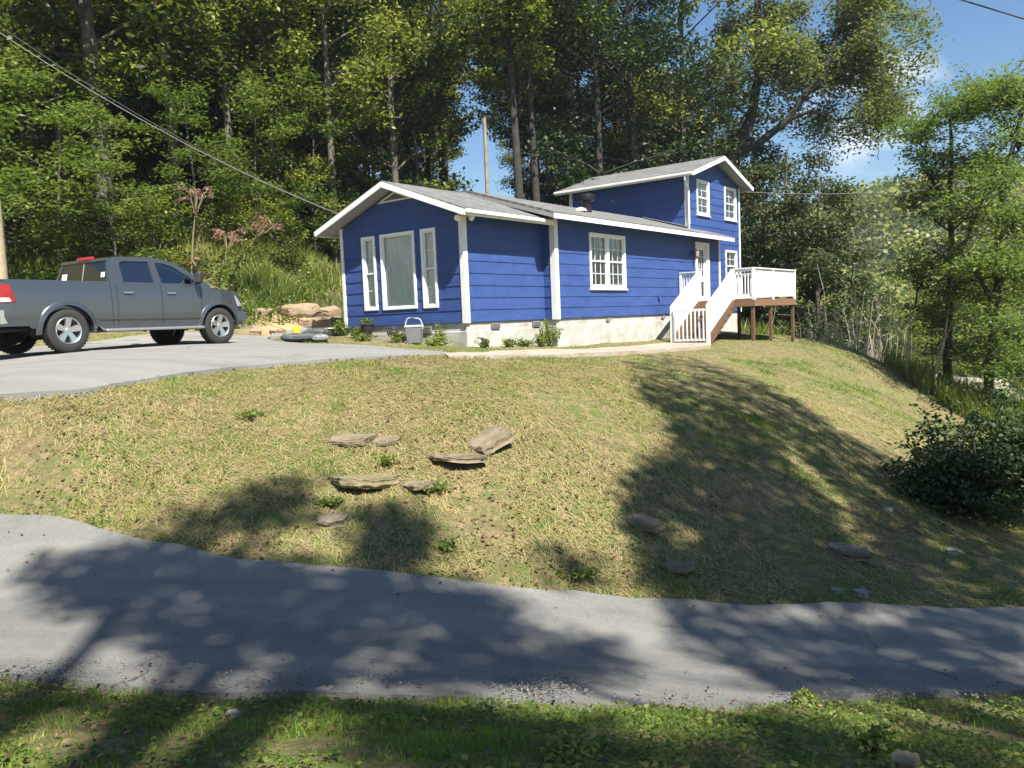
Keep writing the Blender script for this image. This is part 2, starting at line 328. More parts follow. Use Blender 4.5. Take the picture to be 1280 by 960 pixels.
CTRL = []
for x, y, z in [
    (0, 497, -.65), (100, 490, -.64), (200, 475, -.62), (300, 462, -.60), (400, 453, -.57), (520, 447, -.58),          # driveway edge
    (640, 446, -.78), (740, 443, -.88), (860, 437, -1.0), (583, 434, -.60), (697, 434, -.79), (838, 420, -.78), (888, 430, -1.0),
    (941, 425, -.98), (963, 427, -1.1), (989, 428, -1.23), (88, 442, -.29), (278, 429, -.26), (30, 455, -.40), (433, 418, -.36),
    (300, 560, -1.4), (150, 560, -1.35), (20, 560, -1.25), (450, 560, -1.45), (640, 520, -1.25), (640, 620, -1.97), (480, 640, -1.95), (640, 480, -.98),
    (300, 510, -1.0), (450, 500, -.98), (300, 640, -1.85), (100, 620, -1.65),
    (900, 470, -1.3), (900, 540, -1.8), (900, 640, -2.4), (780, 560, -1.75), (780, 480, -1.12),
    (1080, 500, -2.1), (1080, 600, -2.65), (1080, 700, -2.95), (1000, 440, -1.25), (1000, 500, -1.75),
    (1060, 441, -1.5), (1110, 471, -2.3), (1160, 506, -3.0), (1188, 545, -3.4), (1200, 655, -3.15), (1280, 690, -3.35), (1160, 590, -3.0),
    (0, 640, -1.85), (190, 682, -2.1), (400, 712, -2.3), (640, 735, -2.5), (900, 755, -2.82), (1280, 762, -3.2),
    (0, 840, -2.1), (300, 862, -2.25), (640, 878, -2.4), (960, 878, -2.62), (1280, 865, -2.9),
    (0, 960, -1.72), (640, 960, -1.72), (1280, 960, -1.9)]:
    CTRL.append(zpt(x, y, z))
for u_, v_, z_ in [(-.2, 4.7, -.2), (-.2, 3.3, -.33), (-.2, 1.6, -.50), (1.5, 6.5, -.12), (2, 2, -.5), (-1.2, 4.2, -.33)]:
    CTRL.append(np.array([-1.058, 19.914, 0])+np.array([.6147, .7887, 0])*u_+np.array([-.7887, .6147, 0])*v_+np.array([0, 0, z_]))
CTRL += [np.array(p, float) for p in [
    (-11.5, 18.5, -.25), (-7.5, 21.5, -.2), (-6.6, 24.4, -.1), (-14, 24.5, 1.6), (-15, 27, 3.0), (-12.2, 21.8, .2), (-7.4, 28.5, 1.6), (-6.3, 25.5, .2), (-8, 31, 2.8),
    (-10, 25, 1.5), (-11, 28, 3.0), (-18, 20, 1.6), (-16, 17, .1), (-4, 29.5, .6), (-2, 33, .7), (2, 35.5, -.6), (8, 36, -.9), (12.2, 30.5, -1.25), (12, 35, -1.8),
    (-20, 40, 9), (-10, 42, 6.5), (0, 48, 2), (8, 48, 0), (-30, 25, 8), (-26, 16, 3), (-40, 60, 24), (-10, 70, 11), (10, 75, 0),
    (15.5, 35, -4.2), (20, 45, -5.5), (30, 60, -6), (15, 60, -4), (18, 28, -4.4), (17, 22, -4.0), (24, 30, -5.6),
    (-14, 12.5, -.5), (-12, 8.5, -1.5), (-10, -6, -1), (0, -8, -.9), (10, -8, -2), (0, 0, -1.65), (9, 3, -2.5), (-6, 1, -1.65), (-14, 3, -1.6),
    (25, 6, -5), (18, 12, -4.3), (32, 18, -6.2), (-26, 0, 0), (12.5, 9.0, -3.5),
    (-80, 0, 20), (-80, 80, 42), (0, 90, 6), (80, 80, -4), (80, 0, -9), (0, -80, 6), (-60, -60, 16), (60, -60, -2), (45, 90, -5)]]
CTRL = np.array(CTRL)
def _phi(d2): return .5*d2*np.log(d2+1e-9)
_c = CTRL[:, :2]/20
_K = _phi(((_c[:, None]-_c[None])**2).sum(-1))+np.eye(len(_c))*.0015
_P = np.hstack([np.ones((len(_c), 1)), _c]); _n = len(_c)
_S = np.linalg.solve(np.block([[_K, _P], [_P.T, np.zeros((3, 3))]]), np.concatenate([CTRL[:, 2], np.zeros(3)]))
def vnoise(x, y, s, seed=0):
    """smooth value noise, numpy"""
    x = np.asarray(x)/s+seed*17.3; y = np.asarray(y)/s+seed*9.1
    xi, yi = np.floor(x).astype(int), np.floor(y).astype(int); fx, fy = x-xi, y-yi
    fx = fx*fx*(3-2*fx); fy = fy*fy*(3-2*fy)
    h = lambda a, b: ((np.sin(a*127.1+b*311.7+seed*74.7)*43758.5453) % 1.0)
    return (h(xi, yi)*(1-fx)+h(xi+1, yi)*fx)*(1-fy)+(h(xi, yi+1)*(1-fx)+h(xi+1, yi+1)*fx)*fy
def base_z(x, y):
    x = np.asarray(x, float); y = np.asarray(y, float); sh = x.shape
    x = x.ravel(); y = y.ravel(); r = np.hypot(x, y); k = np.minimum(1, 85/np.maximum(r, 1e-6)); cx, cy = x*k/20, y*k/20
    out = np.empty(len(x))
    for i in range(0, len(x), 20000):
        a = np.stack([cx[i:i+20000], cy[i:i+20000]], -1)
        out[i:i+20000] = _phi(((a[:, None]-_c[None])**2).sum(-1))@_S[:_n]+_S[_n]+a@_S[_n+1:]
    # the ridge across the valley
    out += 36*np.exp(-(((x-135)/95)**2+((y-235)/60)**2))+30*np.exp(-(((x-300)/120)**2+((y-170)/90)**2))
    return out.reshape(sh)
def gz(x, y):
    x = np.asarray(x, float); y = np.asarray(y, float)
    b = base_z(x, y)
    r = np.hypot(x, y)
    return b+(vnoise(x, y, 1.1, 1)-.5)*.07+(vnoise(x, y, .35, 2)-.5)*.03-.02+(vnoise(x, y, 6, 3)-.5)*.8*np.clip((r-32)/20, 0, 1)
def g(x, y): return float(gz(np.array([x]), np.array([y]))[0])
def gb(x, y): return float(base_z(np.array([x]), np.array([y]))[0])
def onground(px, py):
    """where the sight line through a photo pixel meets the ground"""
    px = np.atleast_1d(np.asarray(px, float)); py = np.atleast_1d(np.asarray(py, float))
    D = FW[None]+CR[None]*((px-640)/FPX)[:, None]-CU[None]*((py-480)/FPX)[:, None]
    t = np.full(len(px), 2.0); done = np.zeros(len(px), bool)
    for _ in range(240):
        P = D*t[:, None]; h = P[:, 2]-base_z(P[:, 0], P[:, 1]); done |= h <= .003
        t = np.where(done, t, t+np.clip(h*.9, .004*t, 2))
        if done.all() or t.max() > 400: break
    P = D*t[:, None]; P[:, 2] = base_z(P[:, 0], P[:, 1]); return P
def og(px, py): return onground([px], [py])[0]

def inpoly(x, y, poly):
    x = np.asarray(x); y = np.asarray(y); c = np.zeros(x.shape, bool); n = len(poly)
    for i in range(n):
        (x0, y0), (x1, y1) = poly[i][:2], poly[(i+1) % n][:2]
        k = ((y0 > y) != (y1 > y)); xx = (x1-x0)*(y-y0)/((y1-y0)+1e-12)+x0; c ^= k & (x < xx)
    return c
# ------------------------------------------------------------------ ground, road, driveway, walkway
from mathutils.geometry import delaunay_2d_cdt
def xy_of(pxs): P = onground([p[0] for p in pxs], [p[1] for p in pxs]); return [(float(a), float(b)) for a, b in P[:, :2]]
def dens(pts, step):
    out = []
    for i in range(len(pts)-1):
        a, b = np.array(pts[i]), np.array(pts[i+1]); n = max(1, int(np.linalg.norm(b-a)/step))
        out += [tuple(a+(b-a)*k/n) for k in range(n)]
    return out
def ragged(pts, amp, s=.5, seed=5):
    return [(x+(float(vnoise(x, y, s, seed))-.5)*amp, y+(float(vnoise(x, y, s, seed+1))-.5)*amp) for x, y in pts]
far_edge = [(-24, 15.5), (-15, 12.2)]+xy_of([(0, 640), (100, 655), (190, 681), (300, 699), (400, 711), (520, 722), (640, 735), (760, 747), (900, 755), (1100, 760), (1280, 762)])
near_edge = [(-24, 7), (-12, 5.6)]+xy_of([(0, 843), (130, 857), (300, 866), (480, 868), (640, 878), (760, 881), (900, 882), (1000, 878), (1100, 871), (1200, 866), (1280, 862)])
f_, n_ = far_edge[-1], near_edge[-1]
far_edge += [(f_[0]+8, f_[1]+.8), (f_[0]+22, f_[1]+1.5)]; near_edge += [(n_[0]+8, n_[1]+.5), (n_[0]+22, n_[1]+.4)]
ROADP = ragged(dens(far_edge, .25), .12)+ragged(dens(near_edge[::-1], .25), .16)
drv = [(-17, 9.6)]+xy_of([(0, 497), (50, 494), (100, 489), (200, 473), (300, 459), (400, 451), (500, 446.5), (560, 444), (578, 443.5), (545, 440), (500, 436.5), (440, 431), (380, 429.5), (335, 425), (342, 415), (380, 409.5), (424, 406)])+[(-6.6, 22.6), (-9.3, 21.9), (-12.6, 18.8), (-17.5, 15.5)]
DRIVEP = ragged(dens(drv+[drv[0]], .25), .07, .4, 8)
pth = xy_of([(556, 444.5), (620, 440.5), (700, 439), (790, 434.5), (830, 431), (884, 430), (889, 434), (800, 440), (700, 445.5), (620, 447), (560, 448)])
PATHP = ragged(dens(pth+[pth[0]], .25), .05, .4, 9)

def drape(name, poly, mat_, lift, step, skirt=.12):
    xs = [p[0] for p in poly]; ys = [p[1] for p in poly]
    GX, GY = np.meshgrid(np.arange(min(xs), max(xs), step), np.arange(min(ys), max(ys), step))
    gx, gy = GX.ravel()+.001, GY.ravel()+.003; k = inpoly(gx, gy, poly); gx, gy = gx[k], gy[k]
    pb = np.array(poly); dm = np.array([np.min((pb[:, 0]-a)**2+(pb[:, 1]-b)**2) for a, b in zip(gx, gy)]); k = dm > (.4*step)**2
    vs = [Vector(p) for p in poly]+[Vector((a, b)) for a, b in zip(gx[k], gy[k])]
    n = len(poly); ed = [(i, (i+1) % n) for i in range(n)]
    v2, e2, f2, *_ = delaunay_2d_cdt(vs, ed, [list(range(n))], 1, 1e-4)
    V = np.array([(v.x, v.y) for v in v2]); Z = base_z(V[:, 0], V[:, 1])+lift+(vnoise(V[:, 0], V[:, 1], .9, 4)-.5)*.02
    me = bpy.data.meshes.new(name); me.from_pydata([(a, b, c) for (a, b), c in zip(V, Z)], [], f2); me.materials.append(mat_)
    bm = bmesh.new(); bm.from_mesh(me); bmesh.ops.recalc_face_normals(bm, faces=bm.faces)
    if sum(f.normal.z for f in bm.faces) < 0: bmesh.ops.reverse_faces(bm, faces=bm.faces)
    be = [e for e in bm.edges if e.is_boundary]; r = bmesh.ops.extrude_edge_only(bm, edges=be)
    for v in [q for q in r['geom'] if isinstance(q, bmesh.types.BMVert)]: v.co.z -= skirt
    bm.to_mesh(me); bm.free(); me.polygons.foreach_set('use_smooth', [True]*len(me.polygons)); me.set_sharp_from_angle(angle=R_(40))
    return tag(link(name, me), kind='structure')

def ground_sheet():
    N = 440; s = np.linspace(-1, 1, N); k = 4.5; q = 700*np.sinh(k*s)/math.sinh(k)*1.0
    # finer in the middle
    k2 = 5.4; q = 700*np.sinh(k2*s)/math.sinh(k2)
    X, Y = np.meshgrid(q-1, q+12); Z = gz(X, Y)
    for P, d in ((ROADP, .06), (DRIVEP, .07), (PATHP, .06)):
        m = inpoly(X, Y, P); Z[m] -= d
    V = np.stack([X.ravel(), Y.ravel(), Z.ravel()], -1)
    i = np.arange(N-1); I, J = np.meshgrid(i, i); a = (J*N+I).ravel()
    F = np.stack([a, a+1, a+N+1, a+N], -1)
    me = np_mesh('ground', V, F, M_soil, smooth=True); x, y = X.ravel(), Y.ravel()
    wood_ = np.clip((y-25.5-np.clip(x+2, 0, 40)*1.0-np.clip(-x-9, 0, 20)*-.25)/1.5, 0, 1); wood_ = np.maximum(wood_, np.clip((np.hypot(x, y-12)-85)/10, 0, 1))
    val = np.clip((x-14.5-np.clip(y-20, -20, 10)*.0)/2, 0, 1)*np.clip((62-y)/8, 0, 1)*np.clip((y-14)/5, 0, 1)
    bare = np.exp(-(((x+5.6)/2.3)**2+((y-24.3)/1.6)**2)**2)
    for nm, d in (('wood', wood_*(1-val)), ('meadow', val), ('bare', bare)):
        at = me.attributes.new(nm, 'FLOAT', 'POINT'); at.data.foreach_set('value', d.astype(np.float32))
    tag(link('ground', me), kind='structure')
ground_sheet()
drape('road', ROADP, M_road, .012, .3)
drape('driveway', DRIVEP, M_drive, .02, .35)
drape('path', PATHP, M_path, .05, .25)

# ------------------------------------------------------------------ house
HA = np.array([-1.058, 19.914, 0.]); YAW = .6621
HU = np.array([math.sin(YAW), math.cos(YAW), 0]); HV = np.array([-HU[1], HU[0], 0])
HRZ = math.atan2(HU[1], HU[0])
def hw(u, v, z=0): return HA+HU*u+HV*v+np.array([0, 0, z])
house = thing('house', 'long blue clapboard house with white trim and raised upper storey', 'house', HA, HRZ)
Zv = np.array([0, 0, 1.])
def basis(kind, c):
    if kind == 'left': return (np.array([c, 0, 0.]), np.array([0, -1., 0]), np.array([-1., 0, 0]))    # faces -u, along = -v
    if kind == 'front': return (np.array([0, c, 0.]), np.array([1., 0, 0]), np.array([0, -1., 0]))     # faces -v, along = +u
    if kind == 'right': return (np.array([c, 0, 0.]), np.array([0, 1., 0]), np.array([1., 0, 0]))
    if kind == 'back': return (np.array([0, c, 0.]), np.array([-1., 0, 0]), np.array([0, 1., 0]))
COURSE = .305
def siding(B, ext, z0, z1, holes=(), parent=house):
    O, ax, n = B; m = MB(); P = lambda a, z, o: O+ax*a+Zv*z+n*o
    lv = {z0, z1}
    k = math.floor(z0/COURSE)
    while k*COURSE < z1:
        if z0 < k*COURSE < z1: lv.add(k*COURSE)
        k += 1
    for h in holes: lv |= {h[2], h[3]}
    lv = sorted(l for l in lv if z0 <= l <= z1)
    for i in range(len(lv)-1):
        a, b = lv[i], lv[i+1]
        if b-a < 1e-4: continue
        kc = math.floor((a+b)/2/COURSE); off = lambda z: .004+.015*(1-(z-kc*COURSE)/COURSE)
        e0, e1 = ext(a+1e-5), ext(b-1e-5)
        if e0[1]-e0[0] < .01: continue
        cuts = sorted([(h[0], h[1]) for h in holes if h[2] < (a+b)/2 < h[3]])
        seg = []; cur = None
        lo0, lo1 = e0[0], e1[0]
        for c in cuts: seg.append((lo0, c[0], lo1, c[0])); lo0 = lo1 = c[1]
        seg.append((lo0, e0[1], lo1, e1[1]))
        jr = random.Random(kc*7+int(z1*100)+int(ext(z0)[0]*10)); seg2 = []
        for s0, s1, t0, t1 in seg:
            if s1-s0 > 1.6 and abs(s0-t0) < 1e-3 and abs(s1-t1) < 1e-3:
                j = s0+(s1-s0)*jr.uniform(.2, .8); seg2 += [(s0, j-.003, t0, j-.003), (j+.003, s1, j+.003, t1)]
            else: seg2.append((s0, s1, t0, t1))
        for s0, s1, t0, t1 in seg2:
            m.add([P(s0, a, off(a)), P(s1, a, off(a)), P(t1, b, off(b)), P(t0, b, off(b)), P(s0, a, -.02), P(s1, a, -.02)], [(0, 1, 2, 3), (4, 5, 1, 0)])
    return m.build('wall', M_blue, parent, recalc=False)

def core(u0, u1, v0, v1, z0, z1): return (u0, u1, v0, v1, z0, z1)
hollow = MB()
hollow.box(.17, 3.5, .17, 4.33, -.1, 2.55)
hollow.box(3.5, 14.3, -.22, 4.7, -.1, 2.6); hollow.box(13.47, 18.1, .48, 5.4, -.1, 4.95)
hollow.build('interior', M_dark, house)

UG = lambda v: 2.72+.367*min(v, 4.5-v)
def gable_ext(a0, a1, wall_z, slope, half):
    def ext(z):
        if z <= wall_z: return (a0, a1)
        d = (z-wall_z)/slope; return (min(a0+d, half), max(a1-d, half))
    return ext
# windows: (wall, a0, a1, z0, z1, style)
BL0, BF0, BF2 = basis('left', 0), basis('front', 0), basis('front', -.4)
BU, BUL = basis('front', .3), basis('left', 13.3)
WIN_G = [(-3.66, -3.13, .42, 2.42, 'narrow'), (-2.93, -1.65, .41, 2.42, 'picture'), (-1.42, -.90, .40, 2.42, 'narrow')]
WIN_F = [(5.13, 7.22, .84, 2.48, 'twin')]
WIN_U = [(14.08, 15.22, 3.78, 5.12, 'double'), (16.72, 17.93, 3.78, 5.12, 'double'), (16.72, 17.92, 1.25, 2.53, 'double')]
DOOR = (12.35, 13.45, .42, 2.58)
hl = lambda L: [(a+.05, b-.05, c+.05, d-.05) for a, b, c, d, *_ in L]
siding(BL0, gable_ext(-4.5, 0, 2.70, .367, -2.25), 0, 3.53, hl(WIN_G))
siding(BF0, lambda z: (0, 3.46), 0, 2.72)
siding(BF2, lambda z: (3.36, 14.5), 0, 2.80, hl(WIN_F)+[(DOOR[0]+.05, DOOR[1]-.05, DOOR[2], DOOR[3]-.05)])
siding(basis('left', 3.36), lambda z: (-.0, .4), 0, 2.75)
siding(basis('left', 3.36), lambda z: (-4.9, -4.5), 0, 2.75)
siding(basis('right', 14.5), lambda z: (-.4, .3), 0, 2.80)
siding(BU, gable_ext(13.3, 18.3, 5.19, .315, 15.8), -.02, 5.96, hl(WIN_U))
siding(BUL, lambda z: (-5.56, -.3), 2.6, 5.19)
siding(basis('right', 18.3), lambda z: (.3, 5.56), -.02, 5.19)
siding(basis('back', 5.56), lambda z: (-18.3, -13.3) if z <= 5.19 else (min(-18.3+(z-5.19)/.315, -15.8), max(-13.3-(z-5.19)/.315, -15.8)), -.02, 5.96)
siding(basis('back', 4.9), lambda z: (-13.35, -3.36), 0, 2.75)
siding(basis('back', 4.5), lambda z: (-3.4, 0), 0, 2.72)

fm = MB(); fm.box(.03, 3.6, .03, 4.47, -1.6, -.004); fm.box(3.39, 14.46, -.37, 4.87, -2.2, -.006)
fm.box(-.005, 3.38, -.005, 4.505, -1.6, -.22); fm.box(3.34, 14.50, -.42, 4.92, -2.2, -.20)
fm.build('foundation', M_found, house, bevel=.012)
f2 = MB(); f2.box(14.6, 18.27, .34, 5.5, -2.6, -.02); tag(f2.build('foundation', M_found, house), 'white painted foundation under the upper storey end')
for u in (.95, 2.75):
    q = MB(); q.box(u, u+.34, -.03, .0, -.2, -.05)
    for k in range(4): q.box(u+.02, u+.32, -.045, -.03, -.19+k*.035, -.175+k*.035)
    q.build('foundation_vent', mat('grey_vent', (.2, .19, .17), .7), house)
q = MB(); q.box(-.03, 0, 1.2, 1.6, -.24, -.06)
for k in range(4): q.box(-.045, -.03, 1.22, 1.58, -.225+k*.04, -.205+k*.04)
q.build('foundation_vent', mat('grey_vent', (.2, .19, .17), .7), house)
for u in (6.0, 9.6):
    q = MB(); q.box(u, u+.2, -.45, -.42, -.15, -.04); q.build('foundation_vent', MATS['grey_vent'], house)

def corner(u, v, z0, z1, su, sv, w=.11):
    m = MB(); e = .032
    m.box(*(sorted((u-su*e, u+su*w))), *(sorted((v-sv*e, v-sv*.002))), z0, z1); m.box(*(sorted((u-su*e, u-su*.002))), *(sorted((v-sv*.002, v+sv*w))), z0, z1)
    m.build('corner_board', M_white, house)
corner(0, 0, -.02, 2.72, 1, 1); corner(0, 4.5, -.02, 2.72, 1, -1, .08); corner(3.36, -.4, -.02, 2.8, 1, 1, .14); corner(14.5, -.4, -.02, 2.75, -1, 1, .09)
corner(13.3, .3, 2.9, 5.19, 1, 1, .1); corner(18.3, .3, -.02, 5.19, -1, 1, .09); corner(13.3, 5.56, 2.8, 5.19, 1, -1, .12); corner(18.3, 5.56, -.02, 5.19, -1, -1, .1)

def curtain_mesh(m, B, a0, a1, z0, z1, o, amp=.026, per=.16):
    O, ax, n = B; N = int((a1-a0)/.02)+2; vs = []; ph = random.random()*6
    for i in range(N):
        a = a0+(a1-a0)*i/(N-1); w = o+amp*math.sin(a/per*2*math.pi+ph)+amp*.5*math.sin(a/per*3.3+ph)
        vs += [O+ax*a+Zv*z0+n*w, O+ax*a+Zv*z1+n*(w*.6+o*.4)]
    m.add(vs, [(2*i, 2*i+2, 2*i+3, 2*i+1) for i in range(N-1)])
def window(B, a0, a1, z0, z1, style):
    t = .075 if style != 'twin' else .085
    fr = MB()
    fr.wbox(B, a0, a0+t, z0, z1, -.13, .045); fr.wbox(B, a1-t, a1, z0, z1, -.13, .045)
    fr.wbox(B, a0+t, a1-t, z1-t, z1, -.13, .043); fr.wbox(B, a0+t, a1-t, z0, z0+t, -.13, .043)
    w = fr.build('window', M_white2, house, bevel=.004)
    if style in ('twin', 'double'):
        sl = MB(); sl.wbox(B, a0-.03, a1+.03, z0-.045, z0-.001, -.02, .075); sl.build('sill', M_white2, w, bevel=.004)
    ia, ib, ja, jb = a0+t, a1-t, z0+t, z1-t
    cu = MB(); curtain_mesh(cu, B, ia, ib, ja, jb, -.09, .018); cu.build('curtain', M_curtain if style in ('picture',) else (M_lace if style == 'twin' else M_curtain), w, smooth=True, recalc=False)
    def lites(x0, x1, y0, y1, nx, ny):
        s = MB(); r = .035; mid = (y0+y1)/2
        if style != 'picture':
            s.wbox(B, x0, x1, mid-.022, mid+.022, -.062, .008)
            s.wbox(B, x0, x0+r, y0, y1, -.06, .003); s.wbox(B, x1-r, x1, y0, y1, -.06, .003); s.wbox(B, x0+r, x1-r, y0, y0+r, -.06, .0); s.wbox(B, x0+r, x1-r, y1-r, y1, -.06, .0)
            for i in range(1, nx): a = x0+(x1-x0)*i/nx; s.wbox(B, a-.009, a+.009, y0+r, y1-r, -.054, -.03)
            for i in range(1, ny):
                if abs(i/ny-.5) < .01: continue
                zz = y0+(y1-y0)*i/ny; s.wbox(B, x0+r, x1-r, zz-.009, zz+.009, -.051, -.033)
            s.build('sash', M_white2, w)
        else:
            s.wbox(B, x0, x0+.02, y0, y1, -.06, .0); s.wbox(B, x1-.02, x1, y0, y1, -.06, .0); s.wbox(B, x0, x1, y0, y0+.02, -.06, .002); s.wbox(B, x0, x1, y1-.02, y1, -.06, .002)
            s.build('sash', M_white2, w)
        p = MB(); O, ax, n = B; k = -.042; p.add([O+ax*x0+Zv*y0+n*k, O+ax*x1+Zv*y0+n*k, O+ax*x1+Zv*y1+n*k, O+ax*x0+Zv*y1+n*k], [(0, 1, 2, 3)])
        p.build('pane', M_glass, w, recalc=False)
    if style == 'twin':
        mid = (ia+ib)/2; q = MB(); q.wbox(B, mid-.06, mid+.06, ja, jb, -.1, .035); q.build('mullion', M_white2, w)
        lites(ia, mid-.06, ja, jb, 3, 4); lites(mid+.06, ib, ja, jb, 3, 4)
    elif style == 'narrow': lites(ia, ib, ja, jb, 1, 4)
    elif style == 'picture': lites(ia, ib, ja, jb, 1, 1)
    else: lites(ia, ib, ja, jb, 2, 4)
    return w
for a in WIN_G: window(BL0, *a)
for a in WIN_F: window(BF2, *a)
for a in WIN_U: window(BU, *a)

# door
def make_door():
    B = BF2; a0, a1, z0, z1 = DOOR; fr = MB()
    fr.wbox(B, a0-.02, a0+.12, z0, z1, -.13, .05); fr.wbox(B, a1-.17, a1+.05, z0, z1, -.13, .05); fr.wbox(B, a0+.12, a1-.17, z1-.13, z1, -.13, .048); fr.wbox(B, a0+.12, a1-.17, z0, z0+.05, -.13, .06)
    d = fr.build('door', M_white2, house, bevel=.004)
    i0, i1, j0, j1 = a0+.12, a1-.17, z0+.05, z1-.13
    s = MB(); s.wbox(B, i0, i0+.12, j0, j1, -.08, -.03); s.wbox(B, i1-.12, i1, j0, j1, -.08, -.03); mz = j0+.78
    s.wbox(B, i0+.12, i1-.12, mz-.1, mz+.1, -.08, -.032); s.wbox(B, i0+.12, i1-.12, j1-.14, j1, -.08, -.032); s.wbox(B, i0+.12, i1-.12, j0, j0+.14, -.08, -.032)
    for k in (1, 2): x = i0+.12+(i1-i0-.24)*k/3; s.wbox(B, x-.012, x+.012, mz+.1, j1-.14, -.07, -.04)
    for k in (1, 2, 3): zz = mz+.1+(j1-.14-mz-.1)*k/4; s.wbox(B, i0+.12, i1-.12, zz-.012, zz+.012, -.068, -.042)
    s.build('door_leaf', M_white2, d)
    g_ = MB(); g_.wbox(B, i0+.12, i1-.12, mz+.1, j1-.14, -.066, -.062); g_.wbox(B, i0+.12, i1-.12, j0+.14, mz-.1, -.066, -.062); g_.build('door_glass', M_glass, d)
    c = MB(); curtain_mesh(c, B, i0, i1, mz+.1, j1, -.11, .01, .09); c.build('curtain', M_lace, d, recalc=False)
    h = MB(); h.wbox(B, i0+.035, i0+.08, mz-.03, mz+.03, -.03, .02); h.build('handle', mat('brass', (.55, .42, .18), .3, 1.), d, bevel=.006)
make_door()

def roof_part(name, slabs, thick, parent=house, mi=M_shingle):
    """slabs: (eave a, eave b, ridge b, ridge a) top corners"""
    m = MB(); uvs = []
    for e0, e1, r1, r0 in slabs:
        e0, e1, r1, r0 = [np.array(q, float) for q in (e0, e1, r1, r0)]
        N = 30; dn = np.array([0, 0, -thick]); vs = []
        W = np.linalg.norm(e1-e0); Hh = np.linalg.norm(r0-e0)
        # top as a gently uneven grid
        for j in range(9):
            for i in range(N+1):
                s, t = i/N, j/8; p = (e0*(1-s)+e1*s)*(1-t)+(r0*(1-s)+r1*s)*t
                p = p+np.array([0, 0, (float(vnoise(p[0], p[1], 1.6, 11))-.5)*.035*(1 if 0 < j < 8 else .4)]); vs.append(p); uvs.append((s*W, t*Hh))
        b = len(vs); fs = [(j*(N+1)+i, j*(N+1)+i+1, (j+1)*(N+1)+i+1, (j+1)*(N+1)+i) for j in range(8) for i in range(N)]
        vs += [e0+dn, e1+dn, r1+dn, r0+dn]; uvs += [(0, 0), (W, 0), (W, Hh), (0, Hh)]
        fs.append((b, b+3, b+2, b+1))
        fs.append(tuple([b, b+1]+[N-i for i in range(N+1)])); fs.append(tuple([b+2, b+3]+[8*(N+1)+i for i in range(N+1)]))
        fs.append(tuple([b+3, b]+[j*(N+1) for j in range(9)])); fs.append(tuple([b+1, b+2]+[(8-j)*(N+1)+N for j in range(9)]))
        m.add(vs, fs)
    o = m.build(name, mi, parent, recalc=True)
    uv = o.data.uv_layers.new(name='UVMap'); vi = np.empty(len(o.data.loops), dtype=np.int32); o.data.loops.foreach_get('vertex_index', vi)
    uv.data.foreach_set('uv', np.array(uvs, dtype=np.float32)[vi].ravel()); return o
T_ = .05
def fasc(o, pts, h=.15, w=.03, mt=M_white2, nm='fascia', drop=.045):
    for a, b in pts:
        a = np.array(a, float); b = np.array(b, float); a = a-[0, 0, h/2+drop]; b = b-[0, 0, h/2+drop]
        m = MB(); m.bar(a, b, w, h); m.build(nm, mt, o)
def soffit(o, quads, dz=.09):
    m = MB()
    for q in quads:
        q = [np.array(p, float)-[0, 0, dz] for p in q]; m.hexa([p-[0, 0, .025] for p in q]+q)
    return m.build('soffit', mat('soffit_board', (.30, .30, .31), .8), o)
# front section
E1, P1z = 2.70, 3.709
S1a = ((-.5, -.5, E1), (3.2, -.5, E1), (3.2, 2.25, P1z), (-.5, 2.25, P1z)); S1b = ((3.2, 5.0, E1), (-.5, 5.0, E1), (-.5, 2.25, P1z), (3.2, 2.25, P1z))
r1 = roof_part('roof', [S1a, S1b], T_)
fasc(r1, [((-.515, -.5, E1), (-.515, 2.25, P1z)), ((-.515, 5.0, E1), (-.515, 2.25, P1z))], .135, drop=.03)
fasc(r1, [((-.5, -.515, E1), (3.2, -.515, E1)), ((-.5, 5.015, E1), (3.3, 5.015, E1))], .12, mt=M_white)
soffit(r1, [S1a, S1b])
# long section, one step higher
E2, P2z = 2.82, 3.78
S2a = ((2.65, -.9, E2), (14.75, -.9, E2), (14.75, 2.2, P2z), (2.65, 2.2, P2z)); S2b = ((14.75, 5.35, 2.80), (2.65, 5.35, 2.80), (2.65, 2.2, P2z), (14.75, 2.2, P2z))
r2 = roof_part('roof', [S2a, S2b], T_)
fasc(r2, [((2.65, -.915, E2), (14.75, -.915, E2)), ((2.65, 5.365, 2.8), (14.75, 5.365, 2.8))], .13, drop=.035)
fasc(r2, [((2.64, -.9, E2), (2.64, 2.2, P2z)), ((2.64, 5.35, E2), (2.64, 2.2, P2z))], .10, mt=mat('grey_wood', (.25, .24, .22), .85), drop=.05)
fasc(r2, [((14.76, -.9, E2), (14.76, .28, E2+1.18*.31))], .13)
soffit(r2, [S2a, S2b])
# upper storey
E3, P3z = 5.23, 6.16
S3a = ((12.85, 6.0, E3), (12.85, -.15, E3), (15.8, -.15, P3z), (15.8, 6.0, P3z)); S3b = ((18.75, -.15, E3), (18.75, 6.0, E3), (15.8, 6.0, P3z), (15.8, -.15, P3z))
r3 = roof_part('roof', [S3a, S3b], T_)
fasc(r3, [((12.85, -.165, E3), (15.8, -.165, P3z)), ((18.75, -.165, E3), (15.8, -.165, P3z)), ((12.85, 6.015, E3), (15.8, 6.015, P3z)), ((18.75, 6.015, E3), (15.8, 6.015, P3z))], .145, drop=.03)
fasc(r3, [((12.835, 6.0, E3), (12.835, -.15, E3)), ((18.765, 6, E3), (18.765, -.15, E3))], .12, mt=M_white)
soffit(r3, [S3a, S3b])
gt = MB(); gt.bar((12.78, 6.0, E3-.07), (12.78, -.15, E3-.085), .1, .09); gt.build('gutter', M_white, r3, bevel=.012)
gt = MB(); gt.bar((-.5, -.57, E1-.07), (3.1, -.57, E1-.08), .09, .09); gt.build('gutter', M_white, r1, bevel=.012)
